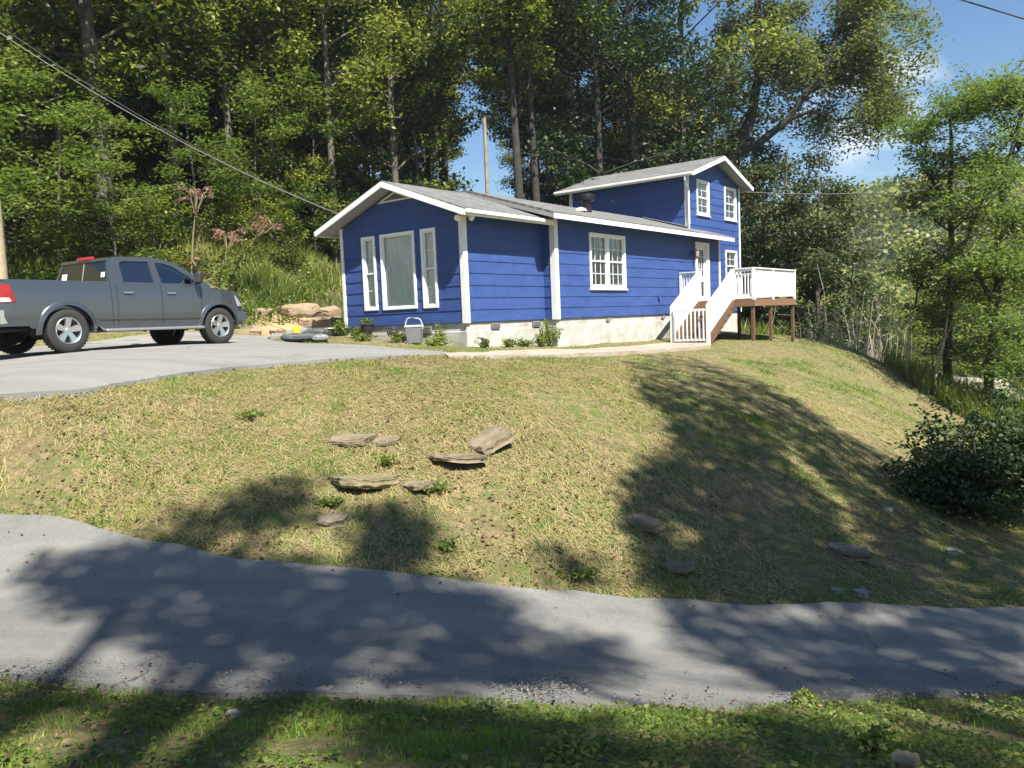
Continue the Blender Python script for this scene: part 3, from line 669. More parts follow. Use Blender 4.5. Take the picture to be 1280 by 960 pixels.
ds = MB(); ds.tube([(12.78, .12, E3-.1), (12.80, .15, E3-.28), (13.12, .20, E3-.5), (13.24, .22, E3-.62), (13.24, .22, 3.32)], .045, 8); ds.build('downspout', M_white, house, smooth=True)
fl = MB(); fl.bar((13.2, 2.1, 3.80), (13.2, .25, 3.25), .16, .02); fl.build('flashing', mat('pale_metal', (.5, .5, .5), .4, .6), house)

# gable vent
def gable_vent():
    B = BL0; O, ax, n = B; c = -2.27; P = lambda a, z, o: O+ax*(c+a)+Zv*z+n*o
    tri = [(-.66, 3.24), (.66, 3.24), (0, 3.49)]
    m = MB(); f0 = [(-.66, 3.24), (.66, 3.24), (0, 3.49)]; i0 = [(-.46, 3.275), (.46, 3.275), (0, 3.445)]
    vs = [P(a, z, .05) for a, z in f0]+[P(a, z, .05) for a, z in i0]+[P(a, z, .0) for a, z in f0]+[P(a, z, .0) for a, z in i0]
    fs = []
    for k in range(3): j = (k+1) % 3; fs += [(k, j, 3+j, 3+k), (k, 6+k, 6+j, j), (3+k, 3+j, 9+j, 9+k)]
    m.add(vs, fs); v = m.build('gable_vent', M_white, house)
    s = MB(); s.add([P(a, z, .026) for a, z in i0], [(0, 1, 2)])
    for k in range(6):
        z = 3.285+k*.026; w = .44*(1-(z-3.275)/.17)
        if w > .02: s.add([P(-w, z, .045), P(w, z, .045), P(w, z+.02, .03), P(-w, z+.02, .03)], [(0, 1, 2, 3)])
    s.build('louvre', mat('weathered_louvre', (.28, .22, .15), .9), v, recalc=False)
gable_vent()
# roof vents
z_r = lambda v: E2+(v+.9)*.31
t = MB(); O = (7.33, 1.0, z_r(1.0)-.04)
t.lathe([(.15, 0), (.15, .34), (.16, .36)], 20, O); v_ = t.build('turbine_vent', mat('black_vent', (.02, .02, .022), .35, .3), house, smooth=True)
t = MB(); t.lathe([(.16, .36), (.24, .40), (.27, .48), (.25, .56), (.17, .61), (0, .63)], 20, O)
for k in range(20):
    a = k*math.pi/10; t.bar((O[0]+.255*math.cos(a), O[1]+.255*math.sin(a), O[2]+.38), (O[0]+.255*math.cos(a+.12), O[1]+.255*math.sin(a+.12), O[2]+.57), .018, .03, up=(math.cos(a), math.sin(a), 0))
t.build('turbine_head', MATS['black_vent'], v_, smooth=True)
t = MB(); O = (6.62, .8, z_r(.8)-.01); t.lathe([(.22, 0), (.2, .05), (.14, .10), (.05, .13), (0, .135)], 16, O); t.build('roof_vent', mat('beige_vent', (.45, .38, .27), .7), house, smooth=True)
t = MB(); t.lathe([(.04, 0), (.045, .04), (.03, .07), (0, .075)], 10, (0, 0, 0), 'x'); sc_ = t.build('wall_light', M_white2, house, smooth=True); sc_.location = (13.23, 3.5, 4.6)
# corner floodlights
m = MB(); m.box(-.1, .06, -.1, .05, 2.56, 2.60); fl_ = m.build('floodlight', M_white, house)
for du, dv in ((-.19, -.05), (-.02, -.2)):
    t = MB(); t.lathe([(.025, 0), (.035, .06), (.075, .12), (.08, .17), (0, .165)], 14)
    h = t.build('lamp_head', mat('lamp_white', (.75, .68, .6), .4), fl_, smooth=True); h.location = (du, dv, 2.60); h.rotation_euler = (R_(120), 0, R_(-60 if dv > -.1 else 0))
# porch lamp
t = MB(); t.box(12.05, 12.13, -.45, -.4, 2.05, 2.25); t.tube([(12.09, -.45, 2.2), (12.09, -.55, 2.3), (12.09, -.6, 2.22)], .015, 6); pl = t.build('porch_lamp', M_black, house)
t = MB(); t.lathe([(.02, .02), (.08, -.04), (.07, -.2), (.03, -.24), (0, -.25)], 8, (12.09, -.6, 2.22)); t.build('lantern', mat('lantern_glass', (.3, .28, .22), .2), pl)
t = MB(); t.box(9.35, 9.5, -.46, -.43, .5, .62); t.tube([(9.42, -.46, .5), (9.42, -.5, .44)], .02, 6); t.build('outlet_box', mat('blue_box', (.04, .06, .26), .5), house)

# ------------------------------------------------------------------ deck
HD = hw(10.95, -3.1, -1.05)
deck = thing('deck', 'raised brown wooden deck with white railings and stairs down to the path', 'deck', HD, HRZ)
OFF = np.array([10.95, -3.1, -1.05])
def D(): m = MB(); m.off = OFF; return m
FZ = .40
d_ = D()
for k in range(19): v = -3.12+k*.143; d_.box(10.9, 15.0, v, v+.136, FZ-.03, FZ)
d_.build('decking', M_brown, deck)
b_ = D(); b_.box(10.92, 15.0, -3.14, -3.10, FZ-.25, FZ-.032); b_.box(10.90, 10.94, -3.14, -.46, FZ-.25, FZ-.034); b_.box(14.97, 15.01, -3.1, -.46, FZ-.25, FZ-.034)
b_.box(10.95, 14.97, -1.8, -1.76, FZ-.23, FZ-.034); b_.build('beam', mat('beam_brown', (.20, .11, .058), .7, noise=(6, (.13, .07, .038), .6)), deck)
for (u, v) in ((10.99, -3.05), (12.62, -3.05), (14.9, -3.05), (10.99, -1.5), (12.95, -1.78), (14.9, -1.5)):
    p = hw(u, v); z0 = g(p[0], p[1])-.25; m = D(); m.box(u-.052, u+.052, v-.052, v+.052, z0, FZ-.034); m.build('post', M_brown, deck, bevel=.006)
def rail_panel(a, b, z0=FZ, h=1.03, posts=True, gap=.118, bal=.032, za=None, zb=None):
    """white railing from a to b (u, v); za, zb = floor heights at the ends"""
    za = z0 if za is None else za; zb = z0 if zb is None else zb; m = D()
    a = np.array(a, float); b = np.array(b, float); L = np.linalg.norm(b-a); d = (b-a)/L
    P = lambda s, z: np.array([*(a+d*s), za+(zb-za)*s/L+z])
    m.bar(P(0, h-.02), P(L, h-.02), .13, .035); m.bar(P(0, h-.08), P(L, h-.08), .035, .09); m.bar(P(0, .11), P(L, .11), .035, .085)
    n = int(L/gap)
    for i in range(n+1):
        s = (i+.5)*L/(n+1); q = P(s, 0); m.box(q[0]-bal/2, q[0]+bal/2, q[1]-bal/2, q[1]+bal/2, q[2]+.06, q[2]+h-.05)
    m.build('railing', M_white2, deck)
def rpost(u, v, z0, z1): m = D(); m.box(u-.05, u+.05, v-.05, v+.05, z0, z1); m.build('railing_post', M_white2, deck, bevel=.005)
rail_panel((10.97, -3.1), (12.7, -3.1)); rail_panel((12.7, -3.1), (14.95, -3.1)); rail_panel((10.95, -2.42), (10.95, -3.1)); rail_panel((10.95, -.46), (10.95, -1.18)); rail_panel((14.95, -3.1), (14.95, -.5))
for u, v in ((10.95, -3.1), (12.7, -3.1), (14.95, -3.1), (10.95, -2.42), (10.95, -1.18), (10.95, -.5)): rpost(u, v, FZ-.05, FZ+1.0)
# stairs
gzb = g(*hw(8.9, -1.8)[:2])+.02; NS = 7; RUN = 2.0/NS; RISE = (FZ-gzb)/(NS+0)
for k in range(NS):
    u1 = 10.93-RUN*(k); zt = FZ-RISE*(k+1)+0
    if k == NS-1: break
    m = D(); m.box(u1-RUN-.02, u1, -2.36, -1.2, zt-.04, zt); m.build('step', mat('step_wood', (.20, .115, .065), .8, noise=(9, (.12, .07, .04), .6)), deck)
    m = D(); m.box(u1-.02, u1, -2.36, -1.2, zt, zt+RISE-.04); m.build('riser', M_brown, deck)
for v in (-2.42, -1.18):
    m = D(); q = [(10.93, FZ-.02), (10.93, FZ-.36), (9.0, gzb-.06), (8.82, gzb-.06), (8.82, gzb+.16)]
    m.prism(q, v-.022, v+.022, lambda a, b, h: (a, h, b)); m.build('stringer', M_brown, deck)
m = D()
for k in range(6): u1 = 10.9-RUN*k; zt = FZ-RISE*(k+1); m.box(u1-RUN, u1, -2.455, -2.445, zt-.14, zt-.128)
m.build('stringer_cleat', mat('dark_seam', (.06, .03, .015), .9), deck)
for v in (-2.42, -1.18):
    rail_panel((8.82, v), (10.95, v), za=gzb+.19, zb=FZ+.02, h=1.0)
    rpost(8.82, v, gzb-.05, gzb+1.2)
m = D(); n = 8
m.bar((8.75, -2.34, gzb+1.05), (8.75, -1.26, gzb+1.05), .035, .08); m.bar((8.75, -2.34, gzb+.1), (8.75, -1.26, gzb+.1), .035, .08)
for i in range(n): v = -2.3+i*(.98/(n-1)); m.box(8.72, 8.755, v-.018, v+.018, gzb+.06, gzb+1.08)
gt_ = m.build('gate', M_white2, deck); m = D(); m.box(8.68, 8.72, -2.3, -2.2, gzb+.8, gzb+.86); m.build('latch', M_black, gt_)

# ------------------------------------------------------------------ pickup truck
def make_truck():
    n = np.array([.8699, -.4932, 0]); o = np.array([-8.352, 15.257, 0])-n*1.0
    d = np.array([.4932, .8699, 0]); hz = math.atan2(d[1], d[0])
    T = thing('pickup_truck', 'grey crew cab pickup truck parked on the driveway with red tail lights', 'pickup truck', (o[0], o[1], -.285+.02), hz)
    P = mat('grey_car_paint', (.085, .095, .105), .26, .6, coat=1.0)
    chrome = mat('chrome', (.7, .7, .7), .12, 1.); rubber = mat('tyre_rubber', (.022, .022, .021), .85, bump=.3, bscale=60); alloy = mat('alloy_rim', (.62, .62, .62), .28, .9)
    blk = mat('black_plastic', (.02, .02, .021), .6); red = mat('red_lens', (.28, .010, .012), .18, coat=.6)
    gls = mat('dark_tinted_glass', (.008, .011, .012), .05, spec=.8); seam = mat('panel_gap', (.01, .01, .01), .8)
    WB = 3.57; RW = .415; AR = .51
    # lower body side stations
    def top(x):
        if x < -1.1: return 1.30+.06*min(1, (x+1.22)/.12)
        if x < .9: return 1.36
        if x < 3.0: return 1.33-.02*(x-.9)/2.1
        if x < 4.05: return 1.29-.09*((x-3.0)/1.05)**1.6
        return 1.20-.5*((x-4.05)/.45)**2.4 if x < 4.42 else .74
    def bot(x):
        b = .47 if x < .7 else (.42 if x < 3.2 else .44)
        if x < -.7: b = .52
        for c in (0, WB):
            if abs(x-c) < AR: b = max(b, RW+math.sqrt(AR**2-(x-c)**2)*.96)
        return b
    xs = sorted(set([round(q, 3) for q in np.concatenate([np.arange(-1.22, 4.44, .06), *[c+AR*np.cos(np.linspace(0, math.pi, 25)) for c in (0, WB)], [-1.22, 4.44]])]))
    def yy(x, z):
        y = 1.0-.05*max(0, (z-.95)/.45)**2-.05*max(0, (.7-z)/.3)**2
        if .75 < z < .79: y -= 0
        if x > 3.6: y -= .22*((x-3.6)/.84)**2
        if x < -1.0: y -= .03*((-1.0-x)/.22)**2
        return y
    NZ = 10; m = MB(); vs = []; 
    for x in xs:
        b, t = bot(x), top(x)
        for side in (-1, 1):
            for k in range(NZ+1):
                z = b+(t-b)*k/NZ; vs.append((x, side*yy(x, z), z))
    nn = 2*(NZ+1); fs = []
    for i in range(len(xs)-1):
        for s in (0, 1):
            for k in range(NZ): a = i*nn+s*(NZ+1)+k; fs.append((a, a+1, a+nn+1, a+nn))
        # top: hood / bed rail
        x = xs[i]
        if x >= 2.95:
            pass
    e = len(xs)-1
    fs.append(tuple([k for k in range(NZ+1)]+[NZ+1+k for k in range(NZ, -1, -1)])); fs.append(tuple([e*nn+k for k in range(NZ+1)]+[e*nn+NZ+1+k for k in range(NZ, -1, -1)]))
    m.add(vs, fs)
    # hood with crowned centre
    hx = [x for x in xs if x >= 2.9]; vs = []; K = 8
    for x in hx:
        t = top(x); w = yy(x, t)
        for k in range(K+1):
            q = -1+2*k/K; crown = .07*(1-q*q)*min(1, (4.5-x)/.3) + (.03 if abs(q) < .55 else 0)*min(1, (4.44-x)/.2)
            vs.append((x, w*q, t+crown))
    m.add(vs, [(i*(K+1)+k, i*(K+1)+k+1, (i+1)*(K+1)+k+1, (i+1)*(K+1)+k) for i in range(len(hx)-1) for k in range(K)])
    # bed rails and floor
    for s in (-1, 1): m.box(-1.2, .93, min(s*.96, s*.86), max(s*.96, s*.86), 1.335, 1.362)
    m.box(-1.19, .9, -.86, .86, .62, .66); m.box(-1.2, .93, -.9, -.86, .62, 1.34); m.box(-1.2, .93, .86, .9, .62, 1.34); m.box(.86, .93, -.95, .95, .5, 1.35)
    body = m.build('body', P, T, smooth=35)
    # cab greenhouse: pillars and roof as a lofted shell
    c = MB(); C1 = [(.95, 1.33, .955), (1.10, 1.86, .76), (1.32, 1.925, .70), (2.0, 1.95, .70), (2.45, 1.92, .70), (2.72, 1.85, .72), (3.46, 1.31, .88)]
    prof = [(.94, 1.33), (1.06, 1.80), (1.16, 1.87), (1.4, 1.895), (1.9, 1.905), (2.35, 1.88), (2.6, 1.83), (2.85, 1.68), (3.15, 1.48), (3.42, 1.30)]
    def ycab(z): return .955-.24*max(0, (z-1.33)/.57)**1.15
    # roof skin
    vs = []; K = 8
    for x, z in prof[2:7]:
        for k in range(K+1):
            q = -1+2*k/K; vs.append((x, q*(ycab(z)+.0), z+.035*(1-q**4)))
    c.add(vs, [(i*(K+1)+k, i*(K+1)+k+1, (i+1)*(K+1)+k+1, (i+1)*(K+1)+k) for i in range(4) for k in range(K)])
    def side_strip(poly_outer, s, th=.03):  # a pillar piece lying in the cab side
        c.prism(poly_outer, 0, th, lambda a, b, h: (a, s*(ycab(b)-h), b))
    for s in (-1, 1):
        side_strip([(.94, 1.33), (1.25, 1.33), (1.27, 1.70), (1.31, 1.78), (1.4, 1.80), (1.4, 1.895), (1.16, 1.87), (1.06, 1.80)], s)             # rear quarter pillar
        side_strip([(1.4, 1.80), (1.98, 1.81), (1.98, 1.905), (1.4, 1.895)], s); side_strip([(1.98, 1.81), (2.35, 1.785), (2.55, 1.72), (2.63, 1.81), (2.35, 1.88), (1.98, 1.905)], s)
        side_strip([(2.55, 1.72), (2.78, 1.57), (2.86, 1.67), (2.63, 1.81)], s); side_strip([(2.78, 1.57), (3.12, 1.34), (3.42, 1.30), (2.86, 1.67)], s)
        side_strip([(1.25, 1.30), (3.42, 1.28), (3.12, 1.35), (1.25, 1.36)], s)
        side_strip([(1.96, 1.33), (2.12, 1.33), (2.10, 1.82), (1.98, 1.82)], s)                                                            # middle pillar
    # rear frame
    c.box(1.03, 1.09, -.76, .76, 1.80, 1.86)
    for s in (-1, 1): c.hexa([(.93, s*.955, 1.33), (.97, s*.955, 1.33), (.97, s*.87, 1.33), (.93, s*.87, 1.33), (1.05, s*.765, 1.82), (1.1, s*.765, 1.82), (1.1, s*.69, 1.82), (1.05, s*.69, 1.82)])
    c.build('cab', P, T, smooth=35)
    def sideglass(poly, nm, s):
        q = MB(); q.prism(poly, .02, .026, lambda a, b, h: (a, s*(ycab(b)-h), b)); return q.build('window', nm, T)
    clear = glassmat('door_glass_clear', (.55, .62, .55), .18) if 'dgc' not in MATS else MATS['dgc']; MATS['dgc'] = clear
    for s in (-1, 1):
        sideglass([(1.22, 1.33), (1.98, 1.33), (1.99, 1.83), (1.3, 1.82)], mat('blue_tinted_glass', (.008, .012, .024), .05, spec=.9), s)
        sideglass([(2.08, 1.33), (3.2, 1.33), (2.86, 1.55), (2.56, 1.76), (2.35, 1.82), (2.08, 1.83)], clear, s)
        q = MB(); q.prism([(2.08, 1.33), (2.14, 1.33), (2.14, 1.83), (2.08, 1.83)], .0, .01, lambda a, b, h: (a, s*(ycab(b)-h), b)); q.build('window_trim', blk, T)
    q = MB(); q.add([(.95, -.89, 1.34), (.95, .89, 1.34), (1.055, .74, 1.81), (1.055, -.74, 1.81)], [(0, 1, 2, 3)]); rw = q.build('rear_window', gls, T)
    q = MB(); q.hexa([(.948, -.02, 1.34), (.956, -.02, 1.34), (.956, .0, 1.34), (.948, .0, 1.34), (1.045, -.02, 1.81), (1.053, -.02, 1.81), (1.053, 0, 1.81), (1.045, 0, 1.81)]); q.build('divider', mat('window_divider', (.3, .3, .3), .5), rw)
    q = MB(); q.hexa([(.948, -.3, 1.35), (.955, -.3, 1.35), (.955, .02, 1.35), (.948, .02, 1.35), (.96, -.3, 1.40), (.967, -.3, 1.40), (.967, .02, 1.40), (.96, .02, 1.40)]); q.build('latch_bar', MATS['window_divider'], rw)
    stk = mat('white_sticker', (.75, .77, .8), .5)
    def on_rear(y, z, w, h, nm):
        x = lambda zz: .95+(zz-1.34)/.47*.105-.006; q = MB(); q.hexa([(x(z), y-w/2, z), (x(z)+.004, y-w/2, z), (x(z)+.004, y+w/2, z), (x(z), y+w/2, z), (x(z+h), y-w/2, z+h), (x(z+h)+.004, y-w/2, z+h), (x(z+h)+.004, y+w/2, z+h), (x(z+h), y+w/2, z+h)]); return q.build(nm, stk, rw)
    on_rear(.62, 1.47, .17, .13, 'sticker'); on_rear(-.68, 1.47, .12, .1, 'sticker')
    q = MB(); q.hexa([(1.0, -.28, 1.845), (1.1, -.28, 1.845), (1.1, .22, 1.845), (1.0, .22, 1.845), (1.04, -.26, 1.915), (1.12, -.26, 1.915), (1.12, .2, 1.915), (1.04, .2, 1.915)]); q.build('brake_light', red, T, bevel=.01)
    q = MB(); q.add([(2.72, -.7, 1.80), (2.72, .7, 1.80), (3.44, .84, 1.31), (3.44, -.84, 1.31)], [(0, 1, 2, 3)]); q.build('windshield', clear, T)
    # seats inside
    for y in (-.42, .42):
        q = MB(); q.box(2.0, 2.15, y-.25, y+.25, .9, 1.5); q.box(2.02, 2.12, y-.13, y+.13, 1.52, 1.68); q.build('seat', mat('seat_cloth', (.05, .05, .055), .9), T, bevel=.03)
    q = MB(); q.box(1.12, 1.2, -.7, .7, .9, 1.5); q.box(2.9, 3.3, -.8, .8, 1.1, 1.28); q.box(1.0, 3.3, -.85, .85, .55, .75); q.build('dashboard', MATS['seat_cloth'], T)
    q = MB(); q.tube([(2.78+.0*math.cos(a), .42+.19*math.cos(a), 1.28+.17*math.sin(a)) for a in np.linspace(0, 2*math.pi, 20)], .016, 6); q.build('steering_wheel', blk, T)
    # wheels
    for cx in (0, WB):
        for s in (-1, 1):
            wt = MB(); w0 = .27; prof_ = [(.255, -.12), (.30, -.135), (.37, -.13), (.405, -.11), (.415, -.06), (.415, .06), (.405, .11), (.37, .13), (.30, .135), (.255, .12)]
            wt.lathe([(r, h) for r, h in prof_], 40, (0, 0, 0), 'y')
            for k in range(40):
                a = k*math.pi/20
                for yv, o2 in ((-.085, 0), (.085, .08), (0, .04)): wt.bar((.415*math.cos(a+o2), yv-.03, .415*math.sin(a+o2)), (.415*math.cos(a+o2+.03), yv+.03, .417*math.sin(a+o2+.03)), .03, .006, up=(math.cos(a), 0, math.sin(a)))
            wh = wt.build('wheel', rubber, T, smooth=30); wh.location = (cx, s*.865, RW); wh.rotation_euler = (0, random.random()*2, 0)
            rm = MB(); f = s
            rm.lathe([(.262, s*.115), (.25, s*.128), (.235, s*.118), (.228, s*.02), (.225, -s*.09)], 36, (0, 0, 0), 'y')
            rm.lathe([(.0, s*.105), (.045, s*.105), (.065, s*.09), (.07, s*.04)], 20, (0, 0, 0), 'y')
            for k in range(5):
                a = 2*math.pi*k/5+.3; dx, dz = math.cos(a), math.sin(a); tx, tz = -dz, dx
                Pn = lambda r, t_, y: (dx*r+tx*t_, y, dz*r+tz*t_)
                y1, y0 = s*.112, s*.06; vsn = [Pn(.05, -.05, y0), Pn(.24, -.075, y0), Pn(.24, .075, y0), Pn(.05, .05, y0), Pn(.05, -.04, s*.095), Pn(.24, -.062, y1), Pn(.24, .062, y1), Pn(.05, .04, s*.095)]
                rm.hexa(vsn)
            rm.build('rim', alloy, wh, smooth=25)
            hb = MB(); hb.lathe([(0, s*.02), (.222, s*.02)], 30, (0, 0, 0), 'y'); hb.build('brake_disc', mat('brake_dark', (.03, .03, .03), .6, .3), wh)
            # flare and inner arch
            fl = MB(); pts = [(cx+(AR+.005)*math.cos(t), RW+(AR+.0)*math.sin(t)*.97) for t in np.linspace(-.12, math.pi+.12, 30)]
            vs = []
            for (x, z) in pts:
                dx, dz = x-cx, z-RW; L = math.hypot(dx, dz); ux, uz = dx/L, dz/L; yb = yy(min(max(x, -1.2), 4.4), z)
                vs += [(x-ux*.01, s*(yb-.02), z-uz*.01), (x-ux*.01, s*(yb+.028), z-uz*.01), (x+ux*.055, s*(yb+.024), z+uz*.055), (x+ux*.085, s*(yb-.004), z+uz*.085)]
            fl.add(vs, [(i*4+k, i*4+k+1, (i+1)*4+k+1, (i+1)*4+k) for i in range(29) for k in range(3)]); fl.build('wheel_flare', P, T, smooth=50)
            ia = MB(); vs = []
            for t in np.linspace(0, math.pi, 16): x, z = cx+AR*math.cos(t), RW+AR*math.sin(t)*.96; vs += [(x, s*.96, z), (x, s*.6, z)]
            ia.add(vs, [(2*i, 2*i+1, 2*i+3, 2*i+2) for i in range(15)]); vs = [(cx+AR*math.cos(t), s*.6, RW+AR*math.sin(t)*.96) for t in np.linspace(0, math.pi, 16)]; ia.add(vs, [tuple(range(16))])
            ia.build('wheel_arch', blk, T)
    q = MB(); q.box(-1.1, 4.2, -.55, -.45, .42, .62); q.box(-1.1, 4.2, .45, .55, .42, .62); q.tube([(0, -.8, RW), (0, .8, RW)], .06, 8); q.tube([(WB, -.8, RW), (WB, .8, RW)], .05, 8); q.lathe([(0, -.16), (.14, -.1), (.16, 0), (.14, .1), (0, .16)], 14, (0, 0, RW), 'y'); q.tube([(.3, -.35, .5), (-1.2, -.6, .46)], .05, 8); q.box(.8, 3.2, -.9, .9, .44, .5)
    q.build('chassis', blk, T)
    # bumpers
    q = MB(); q.prism([(-1.42, .60), (-1.42, .80), (-1.38, .84), (-1.2, .84), (-1.2, .60), (-1.3, .56)], -.98, .98, lambda a, b, h: (a, h, b)); q.build('rear_bumper', chrome, T, bevel=.02)
    q = MB(); q.box(-1.25, -.72, -.985, -.93, .56, .83); q.box(-1.25, -.72, .93, .985, .56, .83); q.build('bumper_side', chrome, T, bevel=.02)
    q = MB(); q.box(-1.24, -1.21, -.8, .8, .84, 1.34); tg = q.build('tailgate', P, T, bevel=.015); q = MB(); q.box(-1.26, -1.235, -.12, .12, 1.18, 1.25); q.build('handle', blk, tg)
    for s in (-1, 1):
        q = MB(); q.prism([(-1.235, .93), (-.93, .95), (-.99, 1.12), (-1.03, 1.27), (-1.235, 1.27)], 0, .035, lambda a, b, h: (a, s*(yy(a, .95)+.016-h), b)); tl = q.build('tail_light', red, T, bevel=.012)
        q = MB(); q.prism([(-1.2, .955), (-1.03, .965), (-1.06, 1.03), (-1.2, 1.03)], 0, .01, lambda a, b, h: (a, s*(yy(a, .95)+.022-h), b)); q.build('reverse_light', mat('white_lens', (.75, .72, .7), .15), tl)
        # doors: gaps, handles
        q = MB()
        for xg, z0, z1 in ((1.05, .5, 1.33), (2.08, .5, 1.33), (3.08, .55, 1.30), (.93, .5, 1.36)):
            for k in range(8): za, zb = z0+(z1-z0)*k/8, z0+(z1-z0)*(k+1)/8; q.hexa([(xg-.006, s*(yy(xg, za)-.01), za), (xg+.006, s*(yy(xg, za)-.01), za), (xg+.006, s*(yy(xg, za)+.0025), za), (xg-.006, s*(yy(xg, za)+.0025), za), (xg-.006, s*(yy(xg, zb)-.01), zb), (xg+.006, s*(yy(xg, zb)-.01), zb), (xg+.006, s*(yy(xg, zb)+.0025), zb), (xg-.006, s*(yy(xg, zb)+.0025), zb)])
        q.build('panel_gap', seam, T)
        q = MB(); q.prism([(.6, .61), (3.05, .60), (3.05, .645), (.6, .655)], -.01, .02, lambda a, b, h: (a, s*(yy(a, b)+h), b)); q.build('body_molding', P, T, bevel=.006)
        for xh in (1.2, 2.22):
            q = MB(); q.box(xh-.01, xh+.2, *sorted((s*.985, s*1.03)), 1.135, 1.165); q.box(xh, xh+.03, *sorted((s*.95, s*1.0)), 1.13, 1.17); q.box(xh+.16, xh+.19, *sorted((s*.95, s*1.0)), 1.13, 1.17); h = q.build('door_handle', chrome, T, bevel=.008)
            q = MB(); q.box(xh+.02, xh+.17, *sorted((s*.975, s*.99)), 1.10, 1.18); q.build('handle_recess', blk, h)
        q = MB(); q.prism([(2.9, 1.36), (3.02, 1.36), (3.06, 1.58), (2.98, 1.64), (2.9, 1.58)], 0, .2, lambda a, b, h: (a-h*.15, s*(1.02+h), b)); mr = q.build('mirror', blk, T, bevel=.03)
        q = MB(); q.bar((2.98, s*.93, 1.36), (2.96, s*1.06, 1.40), .07, .05); q.build('mirror_arm', blk, mr)
        q = MB(); q.bar((.72, s*1.0, .40), (3.08, s*1.0, .40), .16, .055); rb = q.build('running_board', mat('silver_step', (.5, .5, .5), .35, .8), T, bevel=.02)
        q = MB(); q.hexa([(4.2, s*.70, .86), (4.47, s*.62, .86), (4.34, s*.86, .86), (4.16, s*.93, .86), (4.18, s*.70, 1.10), (4.36, s*.62, 1.08), (4.24, s*.85, 1.10), (4.08, s*.93, 1.12)]); q.build('headlight', mat('headlight_lens', (.55, .57, .6), .08, .4, coat=1), T, bevel=.01)
    q = MB(); q.box(4.38, 4.47, -.6, .6, .76, 1.08); q.build('grille', chrome, T, bevel=.02)
    q = MB(); q.prism([(4.2, .5), (4.56, .5), (4.62, .56), (4.62, .72), (4.2, .76)], -.9, .9, lambda a, b, h: (a-.16*(h/.9)**2 if abs(h) > .5 else a, h, b)); q.build('front_bumper', mat('bumper_grey', (.12, .13, .14), .3, .6), T, bevel=.02)
    q = MB(); q.box(4.3, 4.72, -.8, .8, .33, .37); q.build('air_dam', mat('silver_step', (.5, .5, .5), .35, .8), T, bevel=.01)
make_truck()
# ------------------------------------------------------------------ vegetation builders
def leaf_quads(C, size, rg, up=.45, fold=.0, asp=.55, jit=.35, aim=None):
    """diamond leaves at points C; up = how strongly their faces look upwards"""
    n = len(C); nr = rg.normal(size=(n, 3)); nr[:, 2] = np.abs(nr[:, 2]); nr /= np.linalg.norm(nr, axis=1)[:, None]
    nr = nr*(1-up)+np.array([0, 0, up]); nr /= np.linalg.norm(nr, axis=1)[:, None]
    d = rg.normal(size=(n, 3)) if aim is None else aim+rg.normal(size=(n, 3))*.5
    d -= (d*nr).sum(1)[:, None]*nr; d /= np.linalg.norm(d, axis=1)[:, None]+1e-9
    s = np.cross(nr, d); L = size*(1+rg.uniform(-jit, jit, n))[:, None]; W = L*asp*.5
    drop = -nr*L*.12
    V = np.empty((n, 4, 3)); V[:, 0] = C; V[:, 1] = C+d*L*.45+s*W; V[:, 2] = C+d*L+drop; V[:, 3] = C+d*L*.45-s*W
    F = np.arange(n*4).reshape(n, 4); return V.reshape(-1, 3), F
def clusters(cent, rad, flat, per, rg):
    """leaf positions scattered round cluster centres"""
    n = len(cent); k = np.repeat(np.arange(n), per); m = len(k)
    p = rg.normal(size=(m, 3)); p /= np.linalg.norm(p, axis=1)[:, None]; p *= (rg.uniform(0, 1, m)**.5)[:, None]
    r = np.asarray(rad)[k] if hasattr(rad, '__len__') else rad
    p = p*np.reshape(r, (-1, 1)) if hasattr(r, '__len__') else p*r
    p[:, 2] *= flat; return cent[k]+p, k

